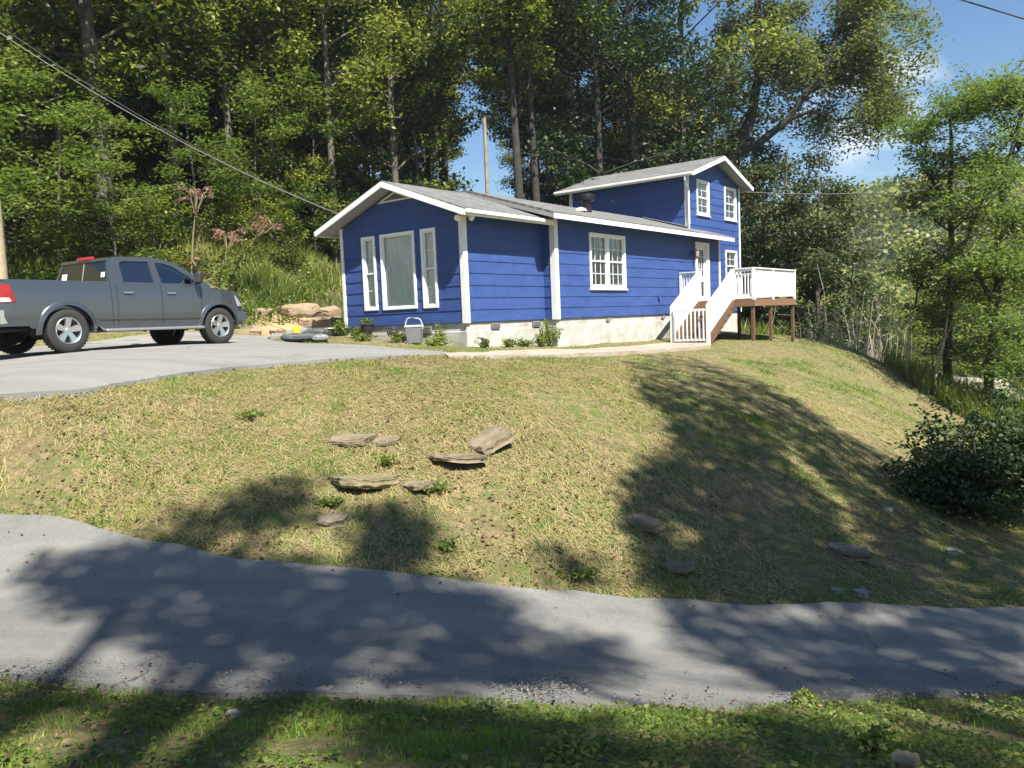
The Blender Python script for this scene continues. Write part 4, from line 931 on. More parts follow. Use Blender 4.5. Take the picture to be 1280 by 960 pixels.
def grow(seed, H, r0, base, R, n_limb=16, lean=(0, 0), shape='oval', subs=5, per=26, leaf=.15, cr=.55, flat=.45, rise=.5, limb_r=.35, bare=0, droop=0, trunk_wob=.25, up=.45):
    """one tree: returns trunk-and-limb mesh data and crown leaves"""
    rg = np.random.default_rng(seed); t = MB(); n = 12; tp = []
    ph = rg.uniform(0, 6, 4)
    for i in range(n+1):
        s = i/n; tp.append(np.array([lean[0]*s*s+trunk_wob*math.sin(ph[0]+s*4)*s, lean[1]*s*s+trunk_wob*math.sin(ph[1]+s*5)*s, H*s]))
    t.tube([tp[0]-[0, 0, .4]]+tp, [r0*1.35]+[max(.015, r0*(1-.85*(i/n)**1.1)) for i in range(n+1)], 9)
    cents = []; at = lambda s: tp[min(n-1, int(s*n))]*(1-(s*n-int(min(s*n, n-1))))+tp[min(n, int(s*n)+1)]*(s*n-int(min(s*n, n-1)))
    for j in range(n_limb):
        s = base+(1-base)*min(.97, max(0, (j+rg.uniform(-1.5, 1.5))/n_limb))*.97; a = j*2.4+rg.uniform(-1, 1); q = (s-base)/(1-base)
        if shape == 'oval': L = R*(.55+.45*math.sin(math.pi*min(1, q*.9+.12)))*rg.uniform(.75, 1.15)
        elif shape == 'flat': L = R*(.5+.5*q)*rg.uniform(.7, 1.15)
        elif shape == 'cone': L = R*(1.05-q*.85)*rg.uniform(.75, 1.15)
        p = at(s); pts = [p]; rs = rise*rg.uniform(.3, 1.5); m = 5
        for i in range(1, m+1):
            f = i/m; pts.append(p+np.array([math.cos(a+.25*math.sin(f*3+j))*L*f, math.sin(a+.25*math.sin(f*3+j))*L*f, L*rs*f*(1-.35*f)-droop*L*f*f]))
        rl = max(.018, r0*limb_r*(1-s*.6)); t.tube(pts, [rl*(1-.82*i/m) for i in range(m+1)], 5, cap=False)
        for k in range(subs):
            f = .3+.7*(k+rg.uniform(0, 1))/subs; i = min(m-1, int(f*m)); b = pts[i]+(pts[i+1]-pts[i])*(f*m-i)
            aa = a+rg.choice([-1, 1])*rg.uniform(.4, 1.3); l2 = L*rg.uniform(.2, .42)*(1.15-f*.5)
            e = b+np.array([math.cos(aa)*l2, math.sin(aa)*l2, l2*rg.uniform(-.1, .5)-droop*l2]); t.tube([b, (b+e)/2+[0, 0, .05*l2], e], [rl*.35, rl*.25, .008], 4, cap=False)
            for w in (.45, .75, 1.0): cents.append(b+(e-b)*w+rg.normal(size=3)*.12)
        cents.append(pts[-1]); cents.append(pts[-2]*.5+pts[-1]*.5)
    cents = np.array(cents)
    if bare: cents = cents[rg.uniform(size=len(cents)) > bare]
    pos, k = clusters(cents, rg.uniform(.7, 1.35, len(cents))*cr, flat, per, rg)
    if droop: pos[:, 2] -= rg.uniform(0, droop, len(pos))*.8
    V, F = leaf_quads(pos, leaf, rg, up=up)
    ct = rg.uniform(0, 1, len(cents)); tint = np.clip(.12+.62*ct[k]**1.3+rg.normal(size=len(k))*.18+.12*(pos[:, 2]-base*H)/H, 0, 1)  # tint varies by cluster and leaf, and rises with height in the crown
    return t, V, F, np.repeat(tint, 4)

LIB = {}
def proto(key, bark, lm, **kw):
    t, V, F, tint = grow(**kw); m = MB(); me = bpy.data.meshes.new('trunk'); me.from_pydata(t.v, [], t.f); me.materials.append(bark)
    me.polygons.foreach_set('use_smooth', [True]*len(me.polygons)); LIB[key] = (me, np_mesh('crown', V, F, lm, tint)); return LIB[key]
def plant(key, x, y, label, name='tree', cat='tree', group=None, s=1., rz=None, dz=-.05, crownmat=None, tilt=(0, 0)):
    tr, cr_ = LIB[key]; z = g(x, y)+dz
    o = thing(name, label, cat, (x, y, z), random.uniform(0, 6.28) if rz is None else rz, group)
    o.scale = (s, s, s*random.uniform(.93, 1.07)); o.rotation_euler = (tilt[0], tilt[1], o.rotation_euler[2])
    a = link('trunk', tr, o); b = link('crown', cr_, o)
    return o
def px_at(px, dist):   # ground position straight behind a photo column, at a distance
    d = ray(px, 400); return d[0]*dist, d[1]*dist

proto('tall_a', M_bark, M_leaf, seed=1, H=19, r0=.21, base=.22, R=3.6, n_limb=30, subs=6, per=26, leaf=.21, cr=.8, flat=.7, up=.3, rise=.7)
proto('tall_b', M_barkgrey, M_leaf, seed=2, H=21, r0=.17, base=.27, R=3.2, n_limb=30, subs=6, per=25, leaf=.20, cr=.78, flat=.7, up=.3, rise=.75)
proto('tall_c', M_barkdark, M_leafdark, seed=3, H=18, r0=.24, base=.12, R=3.9, n_limb=30, subs=6, per=24, leaf=.18, cr=.8, flat=.7, up=.3, rise=.65)
proto('tall_d', M_bark, M_leafmix, seed=4, H=16, r0=.16, base=.08, R=3.0, n_limb=30, subs=6, per=26, leaf=.16, cr=.6, flat=.6)
proto('tall_e', M_barkdark, M_leaf, seed=14, H=20, r0=.2, base=.5, R=2.8, n_limb=22, subs=6, per=24, leaf=.2, cr=.75, flat=.7, rise=.7)
proto('under_a', M_bark, M_leafbright, seed=5, H=6.5, r0=.07, base=.15, R=2.4, n_limb=16, subs=4, per=20, leaf=.17, cr=.6, flat=.45, rise=.5, up=.5)
proto('under_b', M_bark, M_leaf, seed=6, H=5.0, r0=.06, base=.05, R=2.1, n_limb=16, subs=4, per=22, leaf=.15, cr=.5, flat=.5, rise=.5)
proto('shrub_a', M_bark, M_leaf, seed=8, H=2.0, r0=.03, base=.05, R=1.2, n_limb=12, subs=4, per=16, leaf=.10, cr=.3, flat=.7, rise=.8)
proto('shrub_b', M_bark, M_leafmix, seed=9, H=1.7, r0=.03, base=.03, R=1.4, n_limb=14, subs=4, per=16, leaf=.09, cr=.32, flat=.7, rise=.7)

# ------------------------------------------------------------------ wooded hillside
G1 = 'trees in the wood on the hillside'
LBL_ANY = 'tall leafy tree standing among many in the shaded hillside wood behind the house'
placed = []
def ok_xy(x, y, r=1.5):
    return all((x-a)**2+(y-b)**2 > r*r for a, b in placed)
rr = random.Random(11)
# trunks one can pick out in the photograph: (px, distance, kind, label)
for px, ds, key, lb, sc in [
    (62, 29, 'tall_a', 'brown trunked tree far left of the wood, above the truck tail', 1.1), (143, 27, 'tall_a', 'thick dark trunked tree in the wood above the truck cab', 1.35),
    (152, 31, 'tall_b', 'slender pale trunked tree beside the thick dark one above the truck cab', .9), (232, 30, 'tall_b', 'pale straight tree in the wood above the tall dried weed', 1.0),
    (300, 32, 'tall_b', 'grey slender tree in the wood where the cable starts to drop', .95), (352, 33, 'tall_b', 'tall thin grey tree of the wood above the truck bonnet', 1.05),
    (425, 33, 'tall_b', 'pale trunked tree standing behind the front gable of the house', 1.0), (505, 36, 'tall_a', 'leafy tree with a brown trunk behind the gable peak', 1.0),
    (528, 38, 'tall_d', 'dense vine clad tree left of the small gap of sky', .95),
    (655, 34, 'tall_e', 'very dark straight trunked tree right of the gap of sky', 1.12), (676, 35.5, 'tall_e', 'grey trunked tree next to the darkest straight trunk', 1.1),
    (752, 38, 'tall_c', 'dark green tree rising behind the roof turbine vent', 1.1), (800, 40, 'tall_c', 'broad dark tree behind the upper storey roof', 1.2), (860, 42, 'tall_a', 'broad leafy tree just left of the leaning old tree', 1.15)]:
    x, y = px_at(px, ds); placed.append((x, y)); plant(key, x, y, lb, s=sc)
keys = ['tall_a', 'tall_b', 'tall_c', 'tall_d', 'tall_a', 'tall_c']
for row, (d0, step, jit) in enumerate([(28.5, 62, 1.2), (33, 55, 1.6), (38.5, 48, 2), (45, 46, 2.5), (53, 50, 3), (66, 42, 4)]):
    px = -330+row*17
    while px < 905:
        p = px+rr.uniform(-14, 14); ds = d0+rr.uniform(-jit, jit)+(4+max(0, px-250)/45 if px > 250 else 0)
        if not (575 < p < 648):
            x, y = px_at(p, ds); kk = rr.choice(keys)
            if 535 < p < 690 and row < 4: kk = 'tall_e'
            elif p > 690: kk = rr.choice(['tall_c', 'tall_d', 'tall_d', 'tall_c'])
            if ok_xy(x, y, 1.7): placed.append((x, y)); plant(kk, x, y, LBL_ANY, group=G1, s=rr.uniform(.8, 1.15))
        px += step
# understorey
G2 = 'young trees under the wood'
LB2 = 'low leafy sapling growing in the shaded undergrowth of the hillside wood'
for i in range(30):
    p = rr.uniform(-120, 560); ds = rr.uniform(26.5, 34)+max(0, p-200)/45; x, y = px_at(p, ds)
    if ok_xy(x, y, 1.0): placed.append((x, y)); plant(rr.choice(['under_b', 'under_a', 'under_a']), x, y, LB2, name='sapling', cat='young tree', group=G2, s=rr.uniform(.6, 1.0))
for px, ds, sc, lb in [(12, 21.5, 1.05, 'bright green layered sapling at the left edge behind the truck bed'), (150, 24, .8, 'light green sapling with spreading sprays above the truck cab'), (85, 25.5, .95, 'tall bright sapling between the left edge and the truck cab'),
                       (255, 27.5, .8, 'yellow green sapling right of the truck cab at the wood edge'), (400, 32, 1.0, 'bright sapling at the wood edge just left of the gable'), (45, 27, 1.2, 'tall light green sapling reaching up at the upper left'), (330, 30, .85, 'yellow green sapling lit at the wood edge above the flowering weeds')]:
    x, y = px_at(px, ds); plant('under_a', x, y, lb, name='sapling', cat='young tree', s=sc)
for i in range(26):     # wood edge bushes behind the bank
    p = rr.uniform(-60, 430) if i < 14 else rr.uniform(430, 900); ds = rr.uniform(24.5, 27.5)+max(0, p-200)/35; x, y = px_at(p, ds)
    u, v = (x-HA[0])*HU[0]+(y-HA[1])*HU[1], (x-HA[0])*HV[0]+(y-HA[1])*HV[1]
    if -1.2 < u < 20 and -4 < v < 7: continue
    if p < 430: plant(rr.choice(['shrub_a', 'shrub_b']), x, y, 'tangled green bush at the foot of the wood above the weedy bank', name='bush', cat='bush', group='bushes at the foot of the wood', s=rr.uniform(.7, 1.25))
    else: plant(rr.choice(['shrub_a', 'shrub_b', 'under_b']), x, y, 'leafy bush growing behind the house', name='bush', cat='bush', group='bushes behind the house', s=rr.uniform(.8, 1.3))

# ------------------------------------------------------------------ old leaning tree behind the upper storey
def custom_tree(name, label, loc, paths, bark, lm, cents, rad, flat, per, leaf, seed, droop=0, cat='tree', up=.4):
    """paths: list of (points, radii) in world offsets; cents: leaf cluster centres"""
    rg = np.random.default_rng(seed); t = MB()
    for pts, rad_ in paths: t.tube(pts, rad_, 8 if rad_[0] > .06 else 5, cap=False)
    o = thing(name, label, cat, loc); t.build('trunk', bark, o, smooth=True, recalc=True)
    pos, k = clusters(np.array(cents), rad, flat, per, rg)
    if droop: pos[:, 2] -= rg.uniform(0, 1, len(pos))**2*droop
    V, F = leaf_quads(pos, leaf, rg, up=up); ct = rg.uniform(0, 1, len(cents))
    tint = np.clip(.2+.45*ct[k]+rg.normal(size=len(k))*.17, 0, 1)
    link('crown', np_mesh('crown', V, F, lm, np.repeat(tint, 4)), o); return o
def branch(paths, cents, a, b, r0, rg, n=5, wob=.12, twigs=5, tl=1.0, depth=1, sag=0.):
    """a wandering limb from a to b, side twigs carry clusters"""
    a = np.array(a, float); b = np.array(b, float); L = np.linalg.norm(b-a); pts = [a]
    for i in range(1, n+1):
        f = i/n; pts.append(a+(b-a)*f+rg.normal(size=3)*wob*L*.35*(1 if i < n else .3)+np.array([0, 0, math.sin(f*math.pi)*L*.06-sag*f*f*L]))
    paths.append((pts, [r0*(1-.75*i/n) for i in range(n+1)]))
    for k in range(twigs):
        f = .25+.75*(k+rg.uniform(0, 1))/twigs; i = min(n-1, int(f*n)); p = pts[i]+(pts[i+1]-pts[i])*(f*n-i)
        d = rg.normal(size=3); d[2] = abs(d[2])*.5; d /= np.linalg.norm(d); e = p+d*tl*rg.uniform(.5, 1.1)
        if depth > 0: branch(paths, cents, p, e, r0*.4, rg, 3, wob, max(2, twigs//2), tl*.5, depth-1, sag)
        else:
            paths.append(([p, e], [r0*.3, .006])); cents.append(e); cents.append((p+e)/2)
    cents.append(pts[-1])
def W3(px, py, dist): return dpt(px, py, dist)
def leaning():
    D0 = 41; b = W3(905, 215, D0); x, y = b[0], b[1]; z0 = g(x, y); loc = np.array([x, y, z0]); rg = np.random.default_rng(21); P = []; C = []
    L = lambda px, py, dd=0: W3(px, py, D0+dd)-loc
    trunk = [np.array([-.3, 0, -.3]), L(895, 330)*[1, 1, 1], L(903, 250), L(915, 195), L(938, 150, -.5), L(948, 95, -.5), L(945, 40, 0), L(950, -40, 0), L(945, -140, 0)]
    P.append((trunk, [.42, .38, .34, .32, .26, .22, .2, .15, .05]))
    limb = [L(915, 195), L(950, 178, -.5), L(985, 150, -1), L(1005, 120, -1.5), L(1030, 95, -2), L(1045, 40, -2), L(1050, -30, -2)]
    P.append((limb, [.24, .2, .17, .14, .12, .08, .03]))
    P.append(([L(985, 150, -1), L(1015, 138, -1.5), L(1045, 150, -2), L(1070, 146, -2), L(1095, 150, -2)], [.11, .09, .06, .04, .02]))
    for s, e, r in [((948, 95), (905, 30), .1), ((945, 40), (1000, 10), .1), ((948, 95), (1010, 60), .1), ((1005, 120), (1080, 70), .08), ((1030, 95), (1120, 60), .08), ((1045, 40), (1135, 20), .08), ((1045, 150), (1110, 120), .05),
                    ((950, -40), (870, -60), .1), ((950, -40), (1030, -80), .1), ((1050, -30), (1130, -50), .07), ((1005, 120), (960, 40), .07), ((938, 150), (880, 110), .07), ((1030, 95), (1070, 10), .07), ((1030, 95), (1140, 95), .05), ((1045, 150), (1090, 165), .04), ((1045, 40), (1100, -30), .07), ((1070, 146), (1130, 135), .03), ((1005, 120), (1040, 165), .05), ((1030, 95), (1090, 110), .06), ((945, 40), (985, 70), .07), ((948, 95), (985, 110), .05), ((1050, -30), (1090, 30), .06), ((1045, 40), (1075, 70), .05)]:
        branch(P, C, L(*s, -1), L(e[0], e[1], rg.uniform(-4, 3)), r, rg, twigs=6, tl=1.7, depth=1, sag=.05)
    custom_tree('old_tree', 'large old tree leaning right behind the upper storey with drooping pale foliage', loc, P, M_barkdark, M_leafpale, C, .85, .65, 52, .19, 22, droop=1.0)
leaning()
# bare vines hanging from the leaning limb
def vines():
    rg = np.random.default_rng(5)
    for k, (px, y0, y1) in enumerate([(1022, 146, 205), (1027, 140, 190), (1098, 170, 200)]):
        m = MB(); pts = [W3(px+rg.uniform(-1.5, 1.5), y0+(y1-y0)*i/6, 39.5) for i in range(7)]; m.tube(pts, .015, 5)
        tag(m.build('hanging_vine', M_barkdark), ['longest bare vine hanging from the leaning limb', 'shorter bare vine hanging beside the long one', 'short bare vine at the right end of the leaning limb'][k], 'vine')
vines()

# ------------------------------------------------------------------ vine covered trees right of the deck
proto('vine_a', M_bark, M_leafmix, seed=31, H=9.5, r0=.16, base=.04, R=2.5, n_limb=24, subs=5, per=26, leaf=.17, cr=.6, flat=.75, rise=.6, droop=.25, up=.3)
proto('vine_b', M_barkgrey, M_leafmix, seed=32, H=8.0, r0=.12, base=.1, R=2.1, n_limb=20, subs=5, per=18, leaf=.16, cr=.55, flat=.7, rise=.5, droop=.3, up=.3)
for px, ds, key, sc, lb in [(955, 41, 'vine_a', 1.1, 'vine covered tree directly behind the deck railing'), (990, 39, 'vine_a', 1.12, 'dark vine covered tree above the right end of the deck'), (1025, 37, 'vine_a', .98, 'rounded vine covered tree at the top of the slope right of the deck'),
                            (1062, 38, 'vine_b', .95, 'thinner vine draped tree left of the bare saplings'), (925, 46, 'vine_a', 1.25, 'tall vine covered tree behind the right end of the house'), (1092, 43, 'vine_b', .8, 'open vine draped tree beside the distant ridge')]:
    x, y = px_at(px, ds); plant(key, x, y, lb, s=sc)
def tangle():    # dead brush at the crest
    x, y = px_at(1052, 33); z = g(x, y); rg = np.random.default_rng(9); m = MB()
    for i in range(150):
        a = rg.uniform(0, 6.28); b = rg.normal(size=2)*[1.1, .8]; h = rg.uniform(.5, 2.6)*(1.8 if i % 5 == 0 else 1); l = rg.uniform(.2, 1.3); p0 = np.array([b[0], b[1], -.1]); p1 = p0+[math.cos(a)*l*.4, math.sin(a)*l*.4, h*.7]; p2 = p0+[math.cos(a)*l, math.sin(a)*l, h*rg.uniform(.5, 1.1)]
        m.tube([p0, p1, p2], [.016, .011, .005], 4, cap=False)
    tag(m.build('dead_brush', mat('dry_stems', (.42, .34, .25), .95), loc=(x, y, z)), 'tangle of dry grey brown stems at the crest right of the deck', 'brush', kind='stuff')
tangle()
for k, (px, ds, h, lb) in enumerate([(1133, 26.5, 4.4, 'pale dead forked sapling at the edge of the slope'), (1168, 25.5, 3.6, 'single leaning dead stem just right of the forked sapling')]):
    x, y = px_at(px, ds); z = g(x, y); rg = np.random.default_rng(40+k); m = MB(); H = h
    if k == 0:
        m.tube([(0, 0, -.2), (.02, 0, .5), (.03, 0, .9)], [.05, .045, .04], 7)
        m.tube([(.03, 0, .9), (-.25, 0, 1.5), (-.5, 0, 2.4), (-.62, 0, 3.4)], [.035, .028, .02, .01], 6); m.tube([(.03, 0, .9), (.12, .05, 1.8), (.15, 0, 2.6), (.14, 0, 3.5)], [.035, .028, .02, .01], 6)
        m.tube([(.1, 0, 1.7), (.45, 0, 2.2), (.8, 0, 3.1)], [.02, .014, .006], 5); m.tube([(.03, 0, .9), (.35, .1, 1.2), (.4, .1, 1.5)], [.02, .012, .006], 5); m.tube([(.14, 0, 2.4), (.04, 0, 2.9), (.0, 0, 3.2)], [.015, .01, .005], 5)
    else:
        m.tube([(0, 0, -.2), (.05, 0, .7), (.3, 0, 1.6), (.42, 0, 2.4), (.5, 0, 3.2)], [.06, .05, .04, .025, .01], 7); m.tube([(.33, 0, 1.9), (.8, 0, 2.3), (1.1, 0, 2.6)], [.02, .012, .005], 5); m.tube([(.3, 0, 1.6), (.55, 0, 2.3), (.85, 0, 3.0)], [.018, .012, .005], 5); m.tube([(.42, 0, 2.3), (.3, 0, 2.8)], [.015, .006], 5)
    tag(m.build('dead_sapling', mat('dead_wood', (.36, .29, .22), .95, noise=(8, (.2, .16, .12), .7)), loc=(x, y, z)), lb, 'dead sapling')

# ------------------------------------------------------------------ feathery trees on the right
M_leafair = leafmat('airy_leaves', [(0, (.05, .085, .02)), (.5, (.10, .155, .036)), (1, (.19, .24, .065))], trans=.48)
def feathery(px, ds, stem, forks, lb, seed, levels, brightm):
    b = px_at(px, ds); z0 = g(*b); loc = np.array([b[0], b[1], z0]); rg = np.random.default_rng(seed); P = []; C = []
    L = lambda x_, y_, dd=0: W3(x_, y_, ds+dd)-loc
    tr = [np.array([0, 0, -.4])]+[L(*q) for q in stem]; P.append((tr, list(np.linspace(.17, .05, len(tr)))))
    for f in forks: P.append(([L(*q) for q in f], list(np.linspace(.09, .025, len(f)))))
    for (cx, cy, w, nb) in levels:
        for k in range(max(3, int(nb*.75))):
            src = min([p for p, _ in P for p in p], key=lambda q: np.linalg.norm(q-L(cx, cy+15)))
            e = L(cx+rg.uniform(-w, w), cy+rg.uniform(-26, 20), rg.uniform(-2.5, 2.5)); branch(P, C, src, e, .035, rg, twigs=8, tl=1.1, depth=0, sag=.05)
    # layered sprays of leaflets
    pos, kk = clusters(np.array(C), .5, .4, 18, rg)
    o = thing('tree', lb, 'tree', loc); t = MB()
    for pts, rd in P: t.tube(pts, rd, 8 if rd[0] > .06 else 5, cap=False)
    t.build('trunk', M_barkdark, o, smooth=True)
    V, F = leaf_quads(pos, .15, rg, up=.45, asp=.4); ct = rg.uniform(0, 1, len(C)); tint = np.clip(.3+.4*ct[kk]+rg.normal(size=len(kk))*.15, 0, 1)
    link('crown', np_mesh('crown', V, F, brightm, np.repeat(tint, 4)), o)
feathery(1183, 27, [(1184, 500), (1184, 440), (1187, 380), (1190, 330), (1189, 290), (1187, 250), (1190, 200), (1188, 150)], [[(1190, 322), (1208, 300), (1220, 270), (1232, 240), (1240, 215)], [(1187, 262), (1165, 225), (1150, 205)]],
         'slim dark stemmed tree with layered light green sprays, nearest the slope', 51,
         [(1150, 165, 30, 9), (1190, 150, 40, 10), (1225, 130, 38, 10), (1170, 215, 35, 8), (1225, 205, 35, 8), (1180, 270, 40, 6), (1195, 320, 40, 5), (1150, 250, 25, 5), (1175, 400, 40, 9), (1200, 455, 35, 7), (1150, 345, 30, 6), (1205, 360, 30, 7)], M_leafair)
feathery(1232, 24.5, [(1233, 520), (1237, 460), (1243, 400), (1248, 350), (1247, 300), (1252, 250), (1262, 200), (1275, 150), (1285, 100)], [[(1243, 380), (1225, 350), (1215, 335)], [(1247, 300), (1270, 270), (1290, 240)]],
         'thicker stemmed tree with bright green foliage at the right edge', 52,
         [(1262, 120, 38, 11), (1275, 170, 40, 9), (1250, 220, 36, 9), (1275, 290, 36, 10), (1225, 265, 30, 6), (1235, 335, 40, 10), (1265, 350, 30, 8), (1240, 440, 40, 8), (1265, 470, 30, 8), (1262, 410, 30, 6), (1225, 380, 25, 5)], M_leafair)
proto('valley_a', M_bark, M_leaf, seed=61, H=9, r0=.16, base=.08, R=3.1, n_limb=20, subs=5, per=22, leaf=.24, cr=.75, flat=.5)
proto('valley_b', M_bark, M_leafbright, seed=62, H=8, r0=.14, base=.1, R=2.9, n_limb=18, subs=5, per=22, leaf=.24, cr=.75, flat=.4)
for k, (px, ds, key, sc, lb) in enumerate([(1105, 48, 'valley_a', .62, 'dark green tree in the valley under the distant ridge'), (1140, 56, 'valley_b', .72, 'yellow green tree in the valley behind the bare saplings'), (1168, 49, 'valley_a', .66, 'mid green valley tree behind the slim dark stem'),
        (1205, 60, 'valley_a', 1.05, 'valley tree above the cream roof'), (1240, 55, 'valley_b', .9, 'sunny valley tree right of the cream roof'), (1275, 50, 'valley_a', .9, 'valley tree at the right edge of the picture'), (1300, 40, 'valley_b', .8, 'bright valley tree partly outside the right edge'),
        (1080, 62, 'valley_a', .8, 'rounded tree far down the valley left of the others'), (1220, 80, 'valley_b', 1.15, 'pale tree far down the valley on the right'), (1160, 78, 'valley_a', .8, 'darker tree far down the valley in the middle'), (1270, 85, 'valley_a', 1.3, 'far valley tree at the right edge below the cable')]):
    x, y = px_at(px, ds); plant(key, x, y, lb, s=sc)

# far wooded ridge
def far_wood():
    rg = np.random.default_rng(77); n = 2600; X = rg.uniform(30, 330, n); Y = rg.uniform(95, 330, n)
    Z = base_z(X, Y); V = []; F = []; T = []
    C = np.stack([X, Y, Z+3.2], -1); pos, k = clusters(C, 4.6, .95, 90, rg)
    v, f = leaf_quads(pos, 1.15, rg, up=.35, asp=.9); ct = rg.uniform(0, 1, n); t = np.clip(.3*ct[k]+.5*ct[k]**3+.15+rg.normal(size=len(k))*.12, 0, 1)
    tag(link('distant_wood', np_mesh('distant_wood', v, f, M_leaf, np.repeat(t, 4))), 'green wood covering the distant ridge across the valley', 'wood', kind='stuff')
far_wood()

# dark bush low on the right
def dark_bush():
    c = og(1222, 657); x, y = c[0]+.55, c[1]+1.0; z = g(x, y); rg = np.random.default_rng(70); P = []; C = []
    for k in range(120):
        a = rg.uniform(0, 6.28); q = rg.uniform(.15, 1)**.6; e = np.array([math.cos(a)*1.3*q, math.sin(a)*1.2*q, .02+1.6*math.sqrt(max(0, 1-q*q))*rg.uniform(.15, 1.1)])*(1.28 if k % 9 == 0 else 1)
        branch(P, C, (e[0]*.15, e[1]*.15, -.1), e, .02, rg, n=4, twigs=4, tl=.45, depth=0)
    custom_tree('bush', 'big dark green bush at the foot of the slope on the right', (x, y, z), P, M_bark, leafmat('bush_leaves', [(0, (.022, .045, .014)), (.6, (.042, .075, .022)), (1, (.08, .12, .035))], trans=.3), C, .24, .8, 26, .085, 71, cat='bush', up=.3)
dark_bush()

# ------------------------------------------------------------------ trees behind the photographer whose crowns shade the road and the lawn
def shade_trees():
    rg = np.random.default_rng(90)
    dark = [([(786, 446), (830, 442), (880, 450), (918, 461), (958, 480), (1000, 503), (1060, 545), (1108, 565), (1150, 605), (1200, 640), (1285, 668), (1285, 758), (900, 752), (832, 740), (818, 700), (795, 655), (790, 615), (800, 590), (850, 566), (838, 525), (800, 486)], 1.0),
            ([(40, 712), (120, 694), (182, 684), (420, 716), (560, 732), (620, 752), (650, 790), (600, 818), (440, 800), (425, 858), (250, 838), (190, 805), (130, 770), (60, 748)], .85),
            ([(560, 815), (650, 812), (690, 790), (752, 800), (775, 828), (735, 850), (620, 858), (480, 864), (470, 840)], .75),
            ([(828, 762), (960, 785), (1290, 778), (1290, 868), (985, 868), (935, 832), (850, 800)], .75), ([(1040, 758), (1290, 762), (1290, 785), (1060, 775)], .5),
            ([(300, 612), (368, 606), (378, 645), (335, 672), (290, 662), (285, 640)], .6), ([(215, 648), (262, 645), (265, 672), (215, 668)], .5), ([(446, 640), (515, 636), (532, 700), (462, 698)], .8), ([(690, 695), (740, 700), (745, 730), (700, 728)], .5),
            ([(215, 868), (440, 872), (640, 892), (640, 965), (520, 965), (430, 900), (380, 885)], .5), ([(650, 885), (760, 900), (870, 965), (640, 965)], .35), ([(860, 895), (960, 885), (1100, 930), (1290, 880), (1290, 965), (1010, 965)], .3), ([(-20, 858), (60, 862), (90, 880), (20, 900), (-20, 890)], .5)]
    lit = [[(978, 548), (998, 556), (1030, 588), (1062, 628), (1105, 690), (1088, 698), (1045, 652), (1008, 602)], [(1160, 662), (1205, 688), (1200, 700), (1150, 680)], [(1180, 712), (1245, 742), (1240, 756), (1185, 738)], [(500, 790), (545, 782), (555, 808), (510, 815)],
           [(290, 826), (370, 822), (380, 842), (290, 846)], [(930, 795), (990, 805), (1060, 850), (1020, 858), (955, 828)], [(1100, 785), (1200, 790), (1240, 800), (1150, 800)], [(820, 640), (860, 645), (900, 690), (870, 700), (830, 668)], [(400, 760), (455, 772), (440, 790), (395, 782)], [(1100, 815), (1180, 820), (1190, 832), (1110, 830)], [(150, 742), (230, 760), (220, 772), (150, 760)]]
    T = [dict(n='thick trunked roadside tree behind the photographer on the right', b=np.array([9., -9.]), c=[]), dict(n='leafy roadside tree behind the photographer on the left', b=np.array([2.5, -9.5]), c=[]), dict(n='wide roadside tree far to the right behind the photographer', b=np.array([14.5, -2.5]), c=[])]
    for poly, dens_ in dark:
        xs = [p[0] for p in poly]; ys = [p[1] for p in poly]; q = []
        sx, sy = (9, 7) if max(ys) < 760 else (14, 9)
        GX, GY = np.meshgrid(np.arange(min(xs), max(xs), sx), np.arange(min(ys), max(ys), sy)); gx = (GX+rg.uniform(-sx/2, sx/2, GX.shape)).ravel(); gy = (GY+rg.uniform(-sy/2, sy/2, GY.shape)).ravel()
        k = inpoly(gx, gy, poly)
        for l in lit: k &= ~inpoly(gx, gy, l)
        k &= rg.uniform(size=len(gx)) < dens_; P = onground(gx[k], gy[k])
        far = P[:, 1] > 9
        for p in P:
            t0 = 18 if p[1] > 9 else 22; t = t0+rg.uniform(0, 2.5)
            c = p+SUN*t
            while c[2] < .60*max(c[1], 0)+.5 or c[2] < 6: t += 1; c = p+SUN*t
            T[min(range(3), key=lambda i: np.hypot(*(T[i]['b']-c[:2])))]['c'].append(c)
    for t in T:
        if len(t['c']) < 12: continue
        C = np.array(t['c']); b = t['b']; z0 = g(*b); loc = np.array([b[0], b[1], z0]); P = []; top = C[:, :2].mean(0); H = C[:, 2].mean()
        # thin to distinct clumps
        keep = []; cell = set()
        for i, c in enumerate(C):
            kx = tuple(np.round(c/.33).astype(int))
            if kx in cell: continue
            cell.add(kx); keep.append(i)
        C = C[keep]
        hub = np.array([b[0]+(top[0]-b[0])*.3, b[1]+(top[1]-b[1])*.3, z0+(H-z0)*.62]); P.append(([np.zeros(3)-[0, 0, .4], (hub-loc)*[.2, .2, .5], hub-loc], [.38, .3, .24]))
        # limbs to groups of clumps
        K = 9; cen = C[rg.choice(len(C), K, replace=False)]
        for _ in range(6):
            a = np.argmin(((C[:, None]-cen[None])**2).sum(-1), 1); cen = np.array([C[a == j].mean(0) if (a == j).any() else cen[j] for j in range(K)])
        for j in range(K):
            e = cen[j]-loc-[0, 0, .35]; h = hub-loc; P.append(([h, h*.5+e*.5+[0, 0, .5], e], [.13, .08, .045]))
            mem = C[a == j]
            for c in mem[rg.choice(len(mem), min(10, len(mem)), replace=False)]: P.append(([e, (e+c-loc)/2+rg.normal(size=3)*.1, c-loc], [.03, .02, .008]))
        custom_tree('tree', t['n'], loc, P, M_bark, M_leaf, C-loc, .38, .6, 17, .17, 91)
shade_trees()
